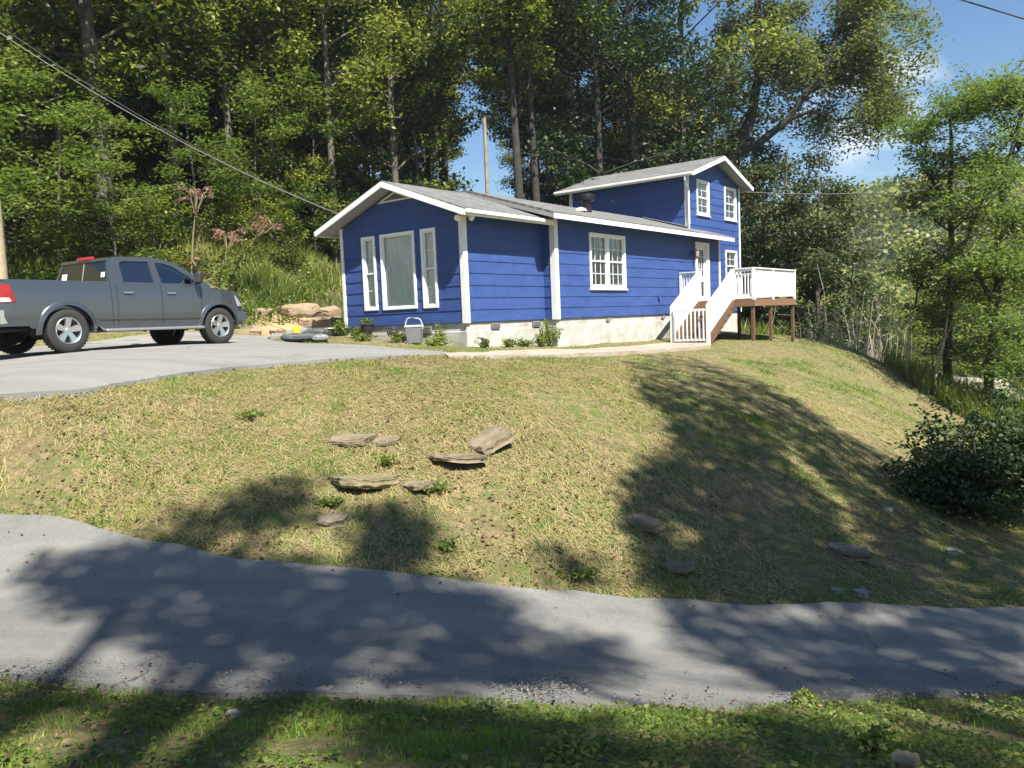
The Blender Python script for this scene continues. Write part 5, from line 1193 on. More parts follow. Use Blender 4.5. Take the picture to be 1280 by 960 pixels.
# ------------------------------------------------------------------ grass
def blades(name, X, Y, h, w, lean, mt, label, tint, seed, seg=1, cat='grass'):
    rg = np.random.default_rng(seed); n = len(X); Z = gz(X, Y)-.01; a = rg.uniform(0, 2*math.pi, n); d = rg.uniform(0, 2*math.pi, n); l = lean*rg.uniform(.2, 1.3, n)
    sx, sy = np.cos(a)*w/2, np.sin(a)*w/2; lx, ly = np.cos(d)*l*h, np.sin(d)*l*h; hz = h*np.sqrt(np.maximum(.05, 1-np.minimum(l, .97)**2))
    if seg == 1:
        V = np.empty((n, 3, 3)); V[:, 0] = np.stack([X-sx, Y-sy, Z], -1); V[:, 1] = np.stack([X+sx, Y+sy, Z], -1); V[:, 2] = np.stack([X+lx, Y+ly, Z+hz], -1)
        F = np.arange(3*n).reshape(n, 3); T = np.repeat(tint, 3); me = np_mesh(name, V.reshape(-1, 3), F, mt, T)
    else:
        V = np.empty((n, 5, 3)); V[:, 0] = np.stack([X-sx, Y-sy, Z], -1); V[:, 1] = np.stack([X+sx, Y+sy, Z], -1)
        mx, my, mz = X+lx*.35, Y+ly*.35, Z+hz*.62; V[:, 2] = np.stack([mx+sx*.75, my+sy*.75, mz], -1); V[:, 3] = np.stack([mx-sx*.75, my-sy*.75, mz], -1); V[:, 4] = np.stack([X+lx, Y+ly, Z+hz], -1)
        b = (np.arange(n)*5)[:, None]; F = np.concatenate([b+np.array([[0, 1, 2]]), b+np.array([[0, 2, 3]]), b+np.array([[3, 2, 4]])]); me = np_mesh(name, V.reshape(-1, 3), F, mt, np.repeat(tint, 5))
    return tag(link(name, me), label, cat, kind='stuff')
def scatter(n, x0, x1, y0, y1, rg): return rg.uniform(x0, x1, n), rg.uniform(y0, y1, n)
def on_paving(X, Y): return inpoly(X, Y, ROADP) | inpoly(X, Y, DRIVEP) | inpoly(X, Y, PATHP)
def in_house(X, Y):
    u = (X-HA[0])*HU[0]+(Y-HA[1])*HU[1]; v = (X-HA[0])*HV[0]+(Y-HA[1])*HV[1]; return ((u > 0) & (u < 3.4) & (v > 0) & (v < 4.5)) | ((u > 3.35) & (u < 14.5) & (v > -.4) & (v < 4.9)) | ((u > 13) & (u < 18.3) & (v > .3) & (v < 5.6))
def fbm(X, Y, s, seed): return .55*vnoise(X, Y, s, seed)+.3*vnoise(X, Y, s*.4, seed+1)+.15*vnoise(X, Y, s*.15, seed+2)

rg = np.random.default_rng(101)
# lawn: density follows what the camera side sees, denser near
parts = []
for n, (x0, x1, y0, y1) in [(330000, (-8, 10, 6.5, 13.5)), (240000, (-12, 14, 13, 22)), (130000, (-2, 17, 20, 36)), (50000, (8, 24, 6, 30))]:
    parts.append(scatter(n, x0, x1, y0, y1, rg))
X = np.concatenate([p[0] for p in parts]); Y = np.concatenate([p[1] for p in parts])
nearY = np.interp(X, [p[0] for p in far_edge], [p[1] for p in far_edge])
k = (Y > nearY-.05) & ~on_paving(X, Y) & ~in_house(X, Y)
dry = .6*fbm(X, Y, 2.6, 31)+.4*fbm(X, Y, .9, 35); bare_ = fbm(X, Y, .8, 41)
k &= (rg.uniform(size=len(X)) < np.clip((bare_-.30)*3.2+.14, .08, 1)); X, Y, dry = X[k], Y[k], dry[k]
edge_green = np.clip(1-(Y-np.interp(X, [p[0] for p in far_edge], [p[1] for p in far_edge]))/1.0, 0, 1)
crest = np.clip((Y-13)/5, 0, 1)*.10
tint = np.clip((dry-.5)*5.0+.36-.2*edge_green-crest+rg.normal(size=len(X))*.22, 0, 1)
h = rg.uniform(.02, .065, len(X))*(1.15-.5*np.clip(tint, 0, 1)+.6*edge_green)*(.75+1.1*np.clip((fbm(X, Y, .45, 37)-.55)*6, 0, 1))
blades('lawn_grass', X, Y, h, rg.uniform(.006, .013, len(X))*np.clip(np.hypot(X, Y)/10, .8, 2), 1.1, M_lawn, 'short sun bleached grass covering the sloping lawn', tint, 102, cat='lawn')
# near verge
X, Y = scatter(330000, -6, 7.5, 2.3, 7.6, rg); ne = np.interp(X, [p[0] for p in near_edge], [p[1] for p in near_edge])
cover = fbm(X, Y, .55, 51); k = (Y < ne+.03+.12*(cover-.5)) & (rg.uniform(size=len(X)) < np.clip((cover-.33)*3.6, .05, 1)*np.clip(.5+(ne-Y)*1.2, .35, 1)) & ~inpoly(X, Y, ROADP)
X, Y, cover = X[k], Y[k], cover[k]; tint = np.clip(.32+(fbm(X, Y, .9, 61)-.5)*1.3+rg.normal(size=len(X))*.17, 0, 1)
tall = (fbm(X, Y, .35, 71) > .62)
h = rg.uniform(.018, .055, len(X))*(1+.8*tall); blades('verge_grass', X, Y, h, rg.uniform(.0035, .007, len(X)), .9, M_verge, 'long green grass on the near verge of the road', tint, 103, seg=2)
# clover and broad leaves in the verge and lawn
X, Y = scatter(90000, -6, 7.5, 2.3, 7.2, rg); ne = np.interp(X, [p[0] for p in near_edge], [p[1] for p in near_edge]); k = (Y < ne-.1) & (fbm(X, Y, .45, 81) > .46) & ~inpoly(X, Y, ROADP); X, Y = X[k], Y[k]
C = np.stack([X, Y, gz(X, Y)+rg.uniform(.01, .05, len(X))], -1); V, F = leaf_quads(C, .027, rg, up=.6, asp=.75, jit=.5)
tag(link('clover', np_mesh('clover', V, F, M_weed, np.repeat(np.clip(.38+rg.normal(size=len(X))*.22, 0, 1), 4))), 'small round clover leaves among the verge grass', 'clover', kind='stuff')
X, Y = scatter(60000, -9, 10, 6.8, 20, rg); nearY = np.interp(X, [p[0] for p in far_edge], [p[1] for p in far_edge]); k = (Y > nearY) & (fbm(X, Y, 1.3, 83) > .57) & ~on_paving(X, Y) & ~in_house(X, Y); X, Y = X[k], Y[k]
C = np.stack([X, Y, gz(X, Y)+rg.uniform(.005, .04, len(X))], -1); V, F = leaf_quads(C, .032, rg, up=.7, asp=.7)
tag(link('lawn_weeds', np_mesh('lawn_weeds', V, F, M_weed, np.repeat(np.clip(.3+rg.normal(size=len(X))*.2, 0, 1), 4))), 'patches of low broad leaved weeds in the lawn', 'weeds', kind='stuff')
# dry straw lying flat on the lawn
X, Y = scatter(150000, -9, 11, 6.8, 16, rg); nearY = np.interp(X, [p[0] for p in far_edge], [p[1] for p in far_edge]); k = (Y > nearY+.1) & (fbm(X, Y, 1.2, 91) > .42) & ~on_paving(X, Y); X, Y = X[k], Y[k]; n = len(X)
a = rg.uniform(0, 6.28, n); L = rg.uniform(.05, .14, n); w = .003; Z = gz(X, Y)+rg.uniform(.004, .028, n); X2, Y2 = X+np.cos(a)*L, Y+np.sin(a)*L; Z2 = gz(X2, Y2)+rg.uniform(.004, .03, n)
V = np.empty((n, 4, 3)); V[:, 0] = np.stack([X-np.sin(a)*w, Y+np.cos(a)*w, Z], -1); V[:, 1] = np.stack([X2-np.sin(a)*w, Y2+np.cos(a)*w, Z2], -1); V[:, 2] = np.stack([X2+np.sin(a)*w, Y2-np.cos(a)*w, Z2], -1); V[:, 3] = np.stack([X+np.sin(a)*w, Y-np.cos(a)*w, Z], -1)
tag(link('cut_straw', np_mesh('cut_straw', V.reshape(-1, 3), np.arange(4*n).reshape(n, 4), M_lawn, np.repeat(np.clip(.8+rg.normal(size=n)*.13, 0, 1), 4))), 'dry cut grass lying over the lawn', 'cut grass', kind='stuff')
# fallen leaves
def litter(name, n, x0, x1, y0, y1, test, size, lb, seed):
    rg = np.random.default_rng(seed); X, Y = scatter(n, x0, x1, y0, y1, rg); k = test(X, Y); X, Y = X[k], Y[k]
    C = np.stack([X, Y, np.where(inpoly(X, Y, ROADP), base_z(X, Y)+.03, gz(X, Y)+rg.uniform(.02, .05, len(X)))], -1); V, F = leaf_quads(C, size, rg, up=.75, asp=.65)
    tag(link(name, np_mesh(name, V, F, M_litter, np.repeat(rg.uniform(0, 1, len(X)), 4))), lb, 'fallen leaves', kind='stuff')
M_litter = leafmat('fallen_leaf', [(0, (.05, .028, .015)), (.5, (.14, .08, .04)), (.85, (.24, .16, .07)), (1, (.30, .26, .12))], trans=.15)
nE = lambda X: np.interp(X, [p[0] for p in near_edge], [p[1] for p in near_edge]); fE = lambda X: np.interp(X, [p[0] for p in far_edge], [p[1] for p in far_edge])
litter('fallen_leaves', 9000, -9, 12, 6.6, 17, lambda X, Y: (Y > fE(X)) & ~on_paving(X, Y) & (fbm(X, Y, 1.1, 151) > .47), .055, 'brown fallen leaves lying on the lawn', 152)
litter('fallen_leaves', 2600, -6, 8, 2.4, 5.9, lambda X, Y: (Y < nE(X)+.5*vnoise(X, Y, .3, 3)) & (fbm(X, Y, .8, 153) > .45), .04, 'brown fallen leaves on the near verge', 154)
litter('fallen_leaves', 900, -9, 9, 4.5, 11, lambda X, Y: inpoly(X, Y, ROADP) & ((Y-nE(X) < .5) | (fE(X)-Y < .35) | (vnoise(X, Y, .7, 5) > .8)), .04, 'scattered dead leaves along the road edges', 155)
# weedy bank behind the driveway and wood floor
X, Y = scatter(150000, -22, 1, 19, 36, rg); hz_ = gz(X, Y); k = (hz_ > .12) & ~on_paving(X, Y) & ~in_house(X, Y); cov = fbm(X, Y, 1.5, 111)
k &= rg.uniform(size=len(X)) < np.clip((cov-.3)*3.5, .08, 1); ds_ = (X+5.2)**2+(Y-25.5)**2; k &= (ds_ > 5) | (rg.uniform(size=len(X)) < .12); X, Y, cov = X[k], Y[k], cov[k]
h = rg.uniform(.25, .85, len(X))*np.clip(cov*1.6, .4, 1.3)*np.clip((gz(X, Y)+.1)/1.0, .25, 1); tint = np.clip(.55+(fbm(X, Y, 2, 121)-.5)*1.6+rg.normal(size=len(X))*.2, 0, 1)
blades('bank_weeds', X, Y, h, rg.uniform(.02, .045, len(X)), .6, M_weed, 'tall sunlit weeds and grass covering the bank behind the truck', tint, 104, seg=2, cat='weeds')
X, Y = scatter(60000, -22, 0, 19.5, 34, rg); k = (gz(X, Y) > .15) & ~on_paving(X, Y) & ~in_house(X, Y) & (fbm(X, Y, 1.1, 131) > .5); X, Y = X[k], Y[k]
C = np.stack([X, Y, gz(X, Y)+rg.uniform(.1, 1.0, len(X))*fbm(X, Y, 1.1, 132)], -1); V, F = leaf_quads(C, .12, rg, up=.5, asp=.6)
tag(link('bank_leaves', np_mesh('bank_leaves', V, F, M_weed, np.repeat(np.clip(.3+rg.normal(size=len(X))*.25, 0, 1), 4))), 'broad leaved undergrowth mixed through the bank', 'undergrowth', kind='stuff')
# crest weeds near the deck and slope edge, valley grass
X, Y = scatter(60000, 6, 22, 20, 40, rg); k = ~on_paving(X, Y) & ~in_house(X, Y); u = (X-HA[0])*HU[0]+(Y-HA[1])*HU[1]; v = (X-HA[0])*HV[0]+(Y-HA[1])*HV[1]
k &= ((u > 18.6) | (gz(X, Y) < -2.2) & (X > 13)) & (fbm(X, Y, 1.3, 141) > .4); X, Y = X[k], Y[k]
blades('slope_weeds', X, Y, rg.uniform(.3, 1.05, len(X)), rg.uniform(.02, .04, len(X)), .5, M_weed, 'rough green weeds along the crest right of the deck', np.clip(.3+rg.normal(size=len(X))*.2, 0, 1), 105, seg=2, cat='weeds')

# leaf litter and gravel
def chips(name, pts, size, mt, lb, cat, seed, flat=.6):
    rg = np.random.default_rng(seed); n = len(pts); base = np.array([[1, 0, 0], [0, 1, 0], [-1, 0, 0], [0, -1, 0], [0, 0, 1.], [0, 0, -1.]]); F0 = np.array([[0, 1, 4], [1, 2, 4], [2, 3, 4], [3, 0, 4], [1, 0, 5], [2, 1, 5], [3, 2, 5], [0, 3, 5]])
    s = size*rg.uniform(.4, 1.3, n)**1.5; V = base[None]*rg.uniform(.6, 1.2, (n, 6, 1))*s[:, None, None]; V[:, :, 2] *= flat; a = rg.uniform(0, 6.28, n); c, q = np.cos(a)[:, None], np.sin(a)[:, None]
    x = V[:, :, 0]*c-V[:, :, 1]*q; y = V[:, :, 0]*q+V[:, :, 1]*c; V[:, :, 0] = x; V[:, :, 1] = y; V += pts[:, None]
    F = (F0[None]+(np.arange(n)*6)[:, None, None]).reshape(-1, 3); return tag(link(name, np_mesh(name, V.reshape(-1, 3), F, mt, None)), lb, cat, kind='stuff')
def cloud_px(regions, seed):
    rg = np.random.default_rng(seed); out = []
    for cx, cy, sx, sy, n in regions: out.append(onground(rg.normal(cx, sx, n), np.clip(rg.normal(cy, sy, n), 620, 955)))
    P = np.concatenate(out); P[:, 2] += .045; return P
M_grav = mat('gravel_stone', (.13, .126, .118), .9, noise=(9, (.2, .19, .175), .8), bump=.4)
P = cloud_px([(675, 866, 28, 8, 420), (40, 850, 45, 8, 260), (180, 832, 80, 8, 90), (350, 858, 120, 7, 160), (700, 845, 300, 14, 140), (900, 878, 150, 4, 160), (1150, 872, 70, 4, 90)], 3)
chips('gravel', P, .011, M_grav, 'loose grey gravel along the near edge of the road', 'gravel', 4)
P = cloud_px([(640, 800, 400, 40, 150), (300, 740, 200, 30, 60), (1000, 820, 200, 30, 60)], 6); chips('road_grit', P, .007, M_grav, 'scattered grit and small leaves on the road', 'grit', 7)

# ------------------------------------------------------------------ rocks
def rock(px, py, w, d, h, rz, tilt, lb, seed, mt=M_rock, sink=.6, name='rock', pos=None, grp=None):
    """angular slab of layered stone"""
    rg = np.random.default_rng(seed); n = rg.integers(6, 9); an = np.sort(np.linspace(0, 2*math.pi, n, endpoint=False)+rg.uniform(-.25, .25, n)); rd = rg.uniform(.42, .62, n)
    bm = bmesh.new(); rings = []; L = 3
    for j in range(L+1):
        sh = rg.uniform(-.03, .03, 2); k = 1+rg.uniform(-.07, .05); rings.append([bm.verts.new(((r*math.cos(a)*k+sh[0])*w, (r*math.sin(a)*k+sh[1])*d, (j/L-.5)*h)) for a, r in zip(an, rd)])
    for j in range(L):
        for i in range(n): bm.faces.new((rings[j][i], rings[j][(i+1) % n], rings[j+1][(i+1) % n], rings[j+1][i]))
    bm.faces.new(rings[0][::-1]); bm.faces.new(rings[-1]); bmesh.ops.triangulate(bm, faces=[f for f in bm.faces if len(f.verts) > 4])
    bmesh.ops.subdivide_edges(bm, edges=bm.edges[:], cuts=3, use_grid_fill=True); ph = rg.uniform(0, 6, 4)
    for v in bm.verts:
        c = v.co; x, y = c.x/w, c.y/d; c.z += h*(.07*math.sin(x*4+ph[0])*math.cos(y*5+ph[1])+.05*math.sin(x*11+y*7+ph[2])+rg.normal()*.035); c.x += w*(.006*math.sin(y*17+c.z/h*9)+rg.normal()*.008); c.y += d*(.008*math.sin(x*19+c.z/h*7+ph[3])+rg.normal()*.008)
    me = bpy.data.meshes.new(name); bm.to_mesh(me); bm.free(); me.materials.append(mt); me.polygons.foreach_set('use_smooth', [True]*len(me.polygons)); me.set_sharp_from_angle(angle=R_(22))
    p = og(px, py) if pos is None else np.array(pos); o = link(name, me); o.location = (p[0], p[1], p[2]+h*(.5-sink)); o.rotation_euler = (R_(tilt[0]), R_(tilt[1]), R_(rz)); return tag(o, lb, 'rock', grp)
def gap(h, up=.02): return .5-(up-.022)/h       # a slab lying level in the slope: its back buried, its front edge over a hollow
rock(440, 549, .58, .34, .09, 5, (6, 0), 'flat tan rock furthest left on the upper lawn', 1, sink=gap(.09, .0)); rock(483, 549, .30, .24, .08, 20, (4, -6), 'small flat rock touching the right end of the leftmost slab', 2, sink=gap(.08, .0))
rock(577, 577, .72, .40, .08, -6, (-7, 3), 'wide flat rock ledge with a dark hollow beneath it', 3, sink=gap(.08, .05)); rock(613, 556, .50, .44, .12, 18, (10, -20), 'tilted square slab above the wide ledge, its right edge raised', 4, sink=gap(.12, .06))
rock(458, 604, .58, .42, .11, 8, (-4, 4), 'mossy rounded rock below the leftmost slab', 5, mat('mossy_rock', (.19, .15, .085), .95, noise=(7, (.11, .105, .04), .7), bump=1, bscale=10), sink=gap(.11, .03)); rock(523, 609, .36, .26, .07, 0, (-4, 0), 'small low rock right of the mossy one', 6, sink=gap(.07, .03))
rock(800, 652, .50, .26, .08, -38, (4, 6), 'long flat stone lying across the start of the big shadow', 7, sink=gap(.08, .02)); rock(850, 712, .34, .26, .08, 0, (-8, 0), 'dark stone with a hole under it close to the road', 8, sink=gap(.08, .04)); rock(1058, 690, .56, .28, .10, -32, (6, 4), 'rectangular stone half buried in the shaded slope', 9, sink=gap(.10, .03))
rock(1075, 742, .14, .12, .07, 0, (0, 0), 'small pale stone near the right part of the road edge', 10, M_rockpale); rock(1190, 690, .16, .12, .06, 30, (0, 0), 'small stone on the slope under the dark bush', 11, M_rockpale); rock(1110, 637, .15, .08, .05, 10, (0, 0), 'thin white stone in the middle of the shaded slope', 12, M_rockpale)
rock(1130, 952, .12, .09, .05, 10, (0, 0), 'brown stone in the near verge at the bottom right', 13, sink=.5); rock(292, 892, .07, .05, .04, 0, (0, 0), 'small grey stone in the near verge on the left', 14, M_rockpale); rock(405, 862, .10, .05, .04, 25, (0, 0), 'grey stone at the verge edge left of centre', 15, M_rockpale)
rock(1045, 738, .1, .07, .05, 0, (0, 0), 'little grey stone beside the road on the right', 16, M_rockpale); rock(415, 652, .34, .24, .07, 12, (8, 0), 'low brown rock between the two small lawn shadows', 19, sink=.6)
# dark hollows are real gaps: soil ledges under the rocks
# cut bank rocks between truck and house
for k, (px, py, dd, w, d, h, rz, lb) in enumerate([(372, 352, 25.5, 1.5, .9, .5, 10, 'long pale ledge at the top of the cut bank'), (405, 345, 26, .9, .7, .45, -10, 'blocky stone at the right end of the top ledge'), (410, 372, 24.6, .9, .6, .55, 15, 'overhanging stone with a dark gap beside the house corner'),
        (345, 385, 23.5, .5, .4, .2, 0, 'low flat stone in the bare earth of the cut bank'), (385, 368, 25, .6, .5, .3, 30, 'middle sized stone under the top ledge'), (318, 392, 23, .3, .25, .15, 40, 'small stone nearest the truck bumper'), (360, 398, 23, .35, .2, .12, -20, 'thin stone at the toe of the cut bank'), (330, 365, 24.8, .5, .4, .3, 60, 'rough stone at the left end of the cut bank')]):
    p = dpt(px, py, dd); p[2] = g(p[0], p[1])+.02; rock(0, 0, w, d, h, rz, (10, 0), lb, 30+k, mat('bank_stone', (.30, .225, .145), .95, noise=(5, (.14, .10, .06), .9), bump=1, bscale=8), pos=p, sink=.3)

# ------------------------------------------------------------------ small things round the house
def at_px(px, py): p = og(px, py); return float(p[0]), float(p[1]), float(p[2])
def at_h(u, v): p = hw(u, v); return float(p[0]), float(p[1]), g(p[0], p[1])
def at_d(px, dist): x, y = px_at(px, dist); return x, y, g(x, y)

x, y, z = at_h(-.35, 3.25)
pot = thing('potted_plant', 'black pot of small green plants standing by the gable wall', 'potted plant', (x, y, z+.02))
m = MB(); m.tube([(0, 0, 0), (0, 0, .03)], .1, 12); m.lathe([(.0, .02), (.07, .03), (.12, .12), (.165, .28), (.18, .37), (.2, .375), (.2, .40), (.175, .40), (.16, .36), (0, .35)], 20); m.build('pot', mat('black_pot', (.022, .02, .022), .6), pot, smooth=True)
rg = np.random.default_rng(5); c = np.array([[rg.normal()*.09, rg.normal()*.09, .42+rg.uniform(0, .12)] for _ in range(40)]); pos, k = clusters(c, .06, 1, 9, rg); V, F = leaf_quads(pos, .045, rg, up=.2)
link('foliage', np_mesh('foliage', V, F, M_leafbright, np.repeat(rg.uniform(.3, 1, len(k)), 4)), pot)
# grey cooler
x, y, z = at_h(-.42, 1.42)
co = thing('cooler', 'grey plastic cooler with a raised white handle beside the foundation', 'cooler', (x, y, z+.02), R_(-12))
m = MB(); m.hexa([(-.17, -.13, 0), (.17, -.13, 0), (.17, .13, 0), (-.17, .13, 0), (-.205, -.155, .40), (.205, -.155, .40), (.205, .155, .40), (-.205, .155, .40)]); m.build('body', mat('grey_plastic', (.17, .185, .175), .55, noise=(6, (.12, .13, .12), .5)), co, bevel=.02)
m = MB(); m.box(-.215, .215, -.165, .165, .40, .47); m.build('lid', mat('white_plastic', (.40, .42, .42), .5), co, bevel=.018)
m = MB(); m.tube([(-.222, 0, .36), (-.225, 0, .5), (-.18, 0, .63), (-.1, 0, .66), (.1, 0, .64), (.18, 0, .6), (.225, 0, .47), (.222, 0, .36)], .016, 8); m.build('handle', MATS['white_plastic'], co, smooth=True)
# bags on the verge of the driveway
def bag(px, py, w, d, h, rz, lb, seed, mt, ex=0):
    x, y, z = at_d(px, py); rg = np.random.default_rng(seed); bm = bmesh.new(); bmesh.ops.create_cube(bm, size=1); bmesh.ops.subdivide_edges(bm, edges=bm.edges[:], cuts=9, use_grid_fill=True); ph = rg.uniform(0, 6, 4)
    for v in bm.verts:
        c = v.co; q = (1-(abs(c.x)*2)**4*.65)*(1-(abs(c.y)*2)**3*.6); c.z = c.z*max(.12, q)+.04*math.sin(c.x*16+c.y*7+ph[0])*q+.03*math.sin(c.y*22+ph[1]); c.x += .03*math.sin(c.y*12+ph[2]); v.co = Vector((c.x*w, c.y*d, (c.z+.45)*h))
    me = bpy.data.meshes.new('bag'); bm.to_mesh(me); bm.free(); me.materials.append(mt); me.polygons.foreach_set('use_smooth', [True]*len(me.polygons)); o = link('bag', me); o.location = (x, y, z+.03+ex); o.rotation_euler = (0, 0, R_(rz)); tag(o, lb, 'bag')
MB1 = mat('dark_grey_bag', (.05, .06, .065), .55, noise=(7, (.11, .12, .125), .7)); MB2 = mat('grey_white_bag', (.22, .23, .235), .5, noise=(12, (.05, .055, .06), .8))
bag(373, 21.2, .9, .5, .22, 8, 'long dark grey bag lying at the left of the pile', 1, MB1); bag(394, 21.9, .6, .45, .22, -10, 'dark grey bag at the back of the pile', 2, MB1, .04); bag(399, 20.9, .42, .35, .2, 15, 'striped grey and white bag at the front right of the pile', 3, MB2)
x, y, z = at_h(-.5, 6.1); m = MB(); m.lathe([(0, 0), (.11, 0), (.12, .05), (.12, .2), (.09, .27), (.04, .29), (.04, .33), (0, .33)], 12); tag(m.build('jug', mat('yellow_plastic', (.75, .45, .02), .4), smooth=True, loc=(x, y, z+.02)), 'yellow plastic jug behind the grey bags', 'jug')
x, y, z = at_h(-.25, 5.1); bx_ = thing('planter_box', 'low dark wooden box against the left corner of the house', 'planter box', (x, y, z), HRZ+1.57)
m = MB(); m.box(-.42, .42, -.24, -.2, 0, .2); m.box(-.42, .42, .2, .24, 0, .2); m.box(-.42, -.38, -.2, .2, 0, .2); m.box(.38, .42, -.2, .2, 0, .2); m.build('box', mat('dark_box', (.03, .028, .026), .8), bx_); m = MB(); m.box(-.44, .44, -.26, .26, .2, .235); m.build('lid', mat('pale_board', (.55, .52, .46), .8), bx_)

# plants along the foundation
def leafy(px, py, h, r, n, lb, mt, seed, name='plant', leaf=.07, per=10, pos=None, stem=.006):
    x, y, z = at_px(px, py) if pos is None else pos; rg = np.random.default_rng(seed); P = []; C = []
    for k in range(n):
        a = rg.uniform(0, 6.28); q = rg.uniform(.1, 1); e = np.array([math.cos(a)*r*q, math.sin(a)*r*q, h*rg.uniform(.55, 1.05)*(1-.3*q)]); b = e*[.2, .2, 0]; P.append(([b, (b+e)/2+rg.normal(size=3)*.02*h, e], [stem, stem*.8, stem*.3]))
        for f in (.35, .55, .75, .95): C.append(b+(e-b)*f)
    custom_tree(name, lb, (x, y, z+.0), P, mat('green_stem', (.12, .15, .04), .8), mt, C, .05+.08*r, .7, per, leaf, seed, cat='plant', up=.3)
for k, (uu, vv, h, r, n, lb, mt) in enumerate([(3.1, -.35, 1.0, .35, 26, 'tall yellow green weed clump at the jog in the foundation', M_weed), (2.6, -.35, .45, .3, 16, 'low weed clump just left of the tall one at the jog', M_weed), (1.9, -.3, .3, .3, 14, 'thin low weeds in the middle of the foundation', M_weed),
        (.25, -.35, .4, .22, 12, 'small broad leaved plant at the right of the house corner', M_leaf), (-.35, 2.15, .5, .25, 14, 'dark purple leaved plant between the pot and the cooler', leafmat('purple_leaves', [(0, (.03, .01, .02)), (1, (.10, .04, .05))])), (-.5, 1.85, .35, .3, 16, 'green plant touching the left side of the cooler', M_weed),
        (-.3, 3.75, .4, .3, 14, 'broad leaved plant left of the black pot', M_leaf), (-.3, 4.35, .55, .35, 18, 'yellowish weed at the left corner of the house', M_weed), (-.2, .85, .7, .25, 12, 'thin flowering weed behind the cooler', M_weed), (1.2, -.3, .28, .3, 12, 'low leafy weed between the vents', M_weed),
        (-.7, 3.1, .25, .4, 14, 'low grass tuft in front of the pot', M_weed), (-.6, .45, .3, .4, 16, 'reddish green ground plant right of the cooler', M_weed)]):
    leafy(0, 0, h*.85, r, n, lb, mt, 200+k, pos=at_h(uu, vv), leaf=.06, per=8)
for k, (px, py, lb) in enumerate([(482, 578, 'small bright weed below the flat slabs'), (315, 521, 'dark broad leaved weed on the left of the lawn'), (415, 632, 'weed at the left of the mossy rock'), (725, 718, 'dark clump of weeds close to the road'), (545, 612, 'bright weed right of the mossy rock'), (560, 686, 'broad leaved weed beside the second small shadow'), (1090, 935, 'pale broad leaved weed in the right verge'), (712, 945, 'long bladed tuft at the bottom centre'), (1010, 880, 'leafy weed at the right verge edge')]):
    leafy(px, py, .08, [.16, .2, .14, .26, .2, .13, .1, .12, .1][k], 18, lb, M_weed if k != 3 else M_leaf, 230+k, name='weed', leaf=.04 if k < 6 else .035, per=4, stem=.003)
# tall dried weed and pink flowering weeds at the wood edge
def tall_weed(px, py, ds, H, bend, lb, seed, pink=True):
    x, y = px_at(px, ds); z = g(x, y); rg = np.random.default_rng(seed); P = []; C = []; F_ = []
    o = thing('tall_weed', lb, 'weed', (x, y, z)); m = MB(); pts = [np.array([bend*(i/6)**2, 0, H*i/6*(1-.06*abs(bend)*(i/6))]) for i in range(7)]; m.tube(pts, list(np.linspace(.035, .012, 7)), 6)
    for k in range(9): a = rg.uniform(0, 6.28); e = pts[-1]+[math.cos(a)*.4, math.sin(a)*.4, rg.uniform(.0, .35)]; m.tube([pts[-2], (pts[-1]+e)/2, e], [.01, .008, .004], 4); F_.append(e)
    m.build('stem', mat('weed_stem', (.22, .17, .10), .9), o)
    pos, k = clusters(np.array(F_), .17, .6, 60, rg); V, F = leaf_quads(pos, .05, rg, up=.1, asp=.8); link('flower_head', np_mesh('flower_head', V, F, M_pink, np.repeat(rg.uniform(0, 1, len(k)), 4)), o)
    c = []; aim = []
    for i in range(14 if pink else 4): f = .3+.6*i/14; q = pts[int(f*6)]*(1-(f*6-int(f*6)))+pts[int(f*6)+1]*(f*6-int(f*6)); a = i*2.1; c += [q]*5; aim += [(math.cos(a)+rg.normal()*.2, math.sin(a)+rg.normal()*.2, -.15)]*5
    V, F = leaf_quads(np.array(c)+rg.normal(size=(len(c), 3))*.02, .3, rg, up=.5, asp=.3, aim=np.array(aim)*2); link('leaves', np_mesh('leaves', V, F, M_weed if pink else M_pink, np.repeat(rg.uniform(0, .5, len(c)), 4)), o)
M_pink = leafmat('dusty_pink_flowers', [(0, (.16, .09, .07)), (.5, (.30, .17, .14)), (1, (.42, .27, .23))], trans=.3)
tall_weed(243, 300, 24.2, 3.1, .35, 'tallest dried weed stalk with a brown seed head above the truck', 1, pink=False)
tall_weed(275, 300, 24.5, 2.0, .5, 'shorter pink topped weed left of the pair beside the tall stalk', 2); tall_weed(290, 300, 25, 2.3, 1.2, 'arching weed with the biggest dusty pink flower head', 3)

# ------------------------------------------------------------------ poles and wires, sheds
wood = mat('pole_wood', (.40, .32, .20), .9, noise=(6, (.25, .19, .12), .7), bump=.4)
x, y = px_at(4.5, 17.8); z = g(x, y); m = MB(); m.tube([(0, 0, -.3), (0, 0, 3.4)], [.17, .15], 14)
tag(m.build('wooden_post', wood, smooth=True, loc=(x, y, z)), 'thick pale wooden post at the left edge behind the truck', 'post')
x, y = px_at(616, 33); z = g(x, y); top = W3(614, 152, 33)[2]
m = MB(); m.tube([(0, 0, -.3), (0, 0, top-z)], [.10, .07], 12); tag(m.build('utility_pole', mat('weathered_pole', (.27, .225, .15), .9, noise=(6, (.15, .12, .08), .7)), smooth=True, loc=(x, y, z)), 'weathered wooden utility pole seen through the gap of sky behind the house', 'utility pole')
def cable(a, b, sag, r, lb, mt, n=24, extra=None):
    pts = [np.array(a)*(1-i/n)+np.array(b)*(i/n)-np.array([0, 0, sag*4*(i/n)*(1-i/n)]) for i in range(n+1)]; m = MB(); m.tube(pts, r, 6)
    tag(m.build('cable', mt, smooth=True), lb, 'cable')
M_cab = mat('grey_cable', (.22, .22, .21), .5); M_cabd = mat('black_cable', (.02, .02, .02), .5)
eave = hw(-.1, 4.2, 3.05)
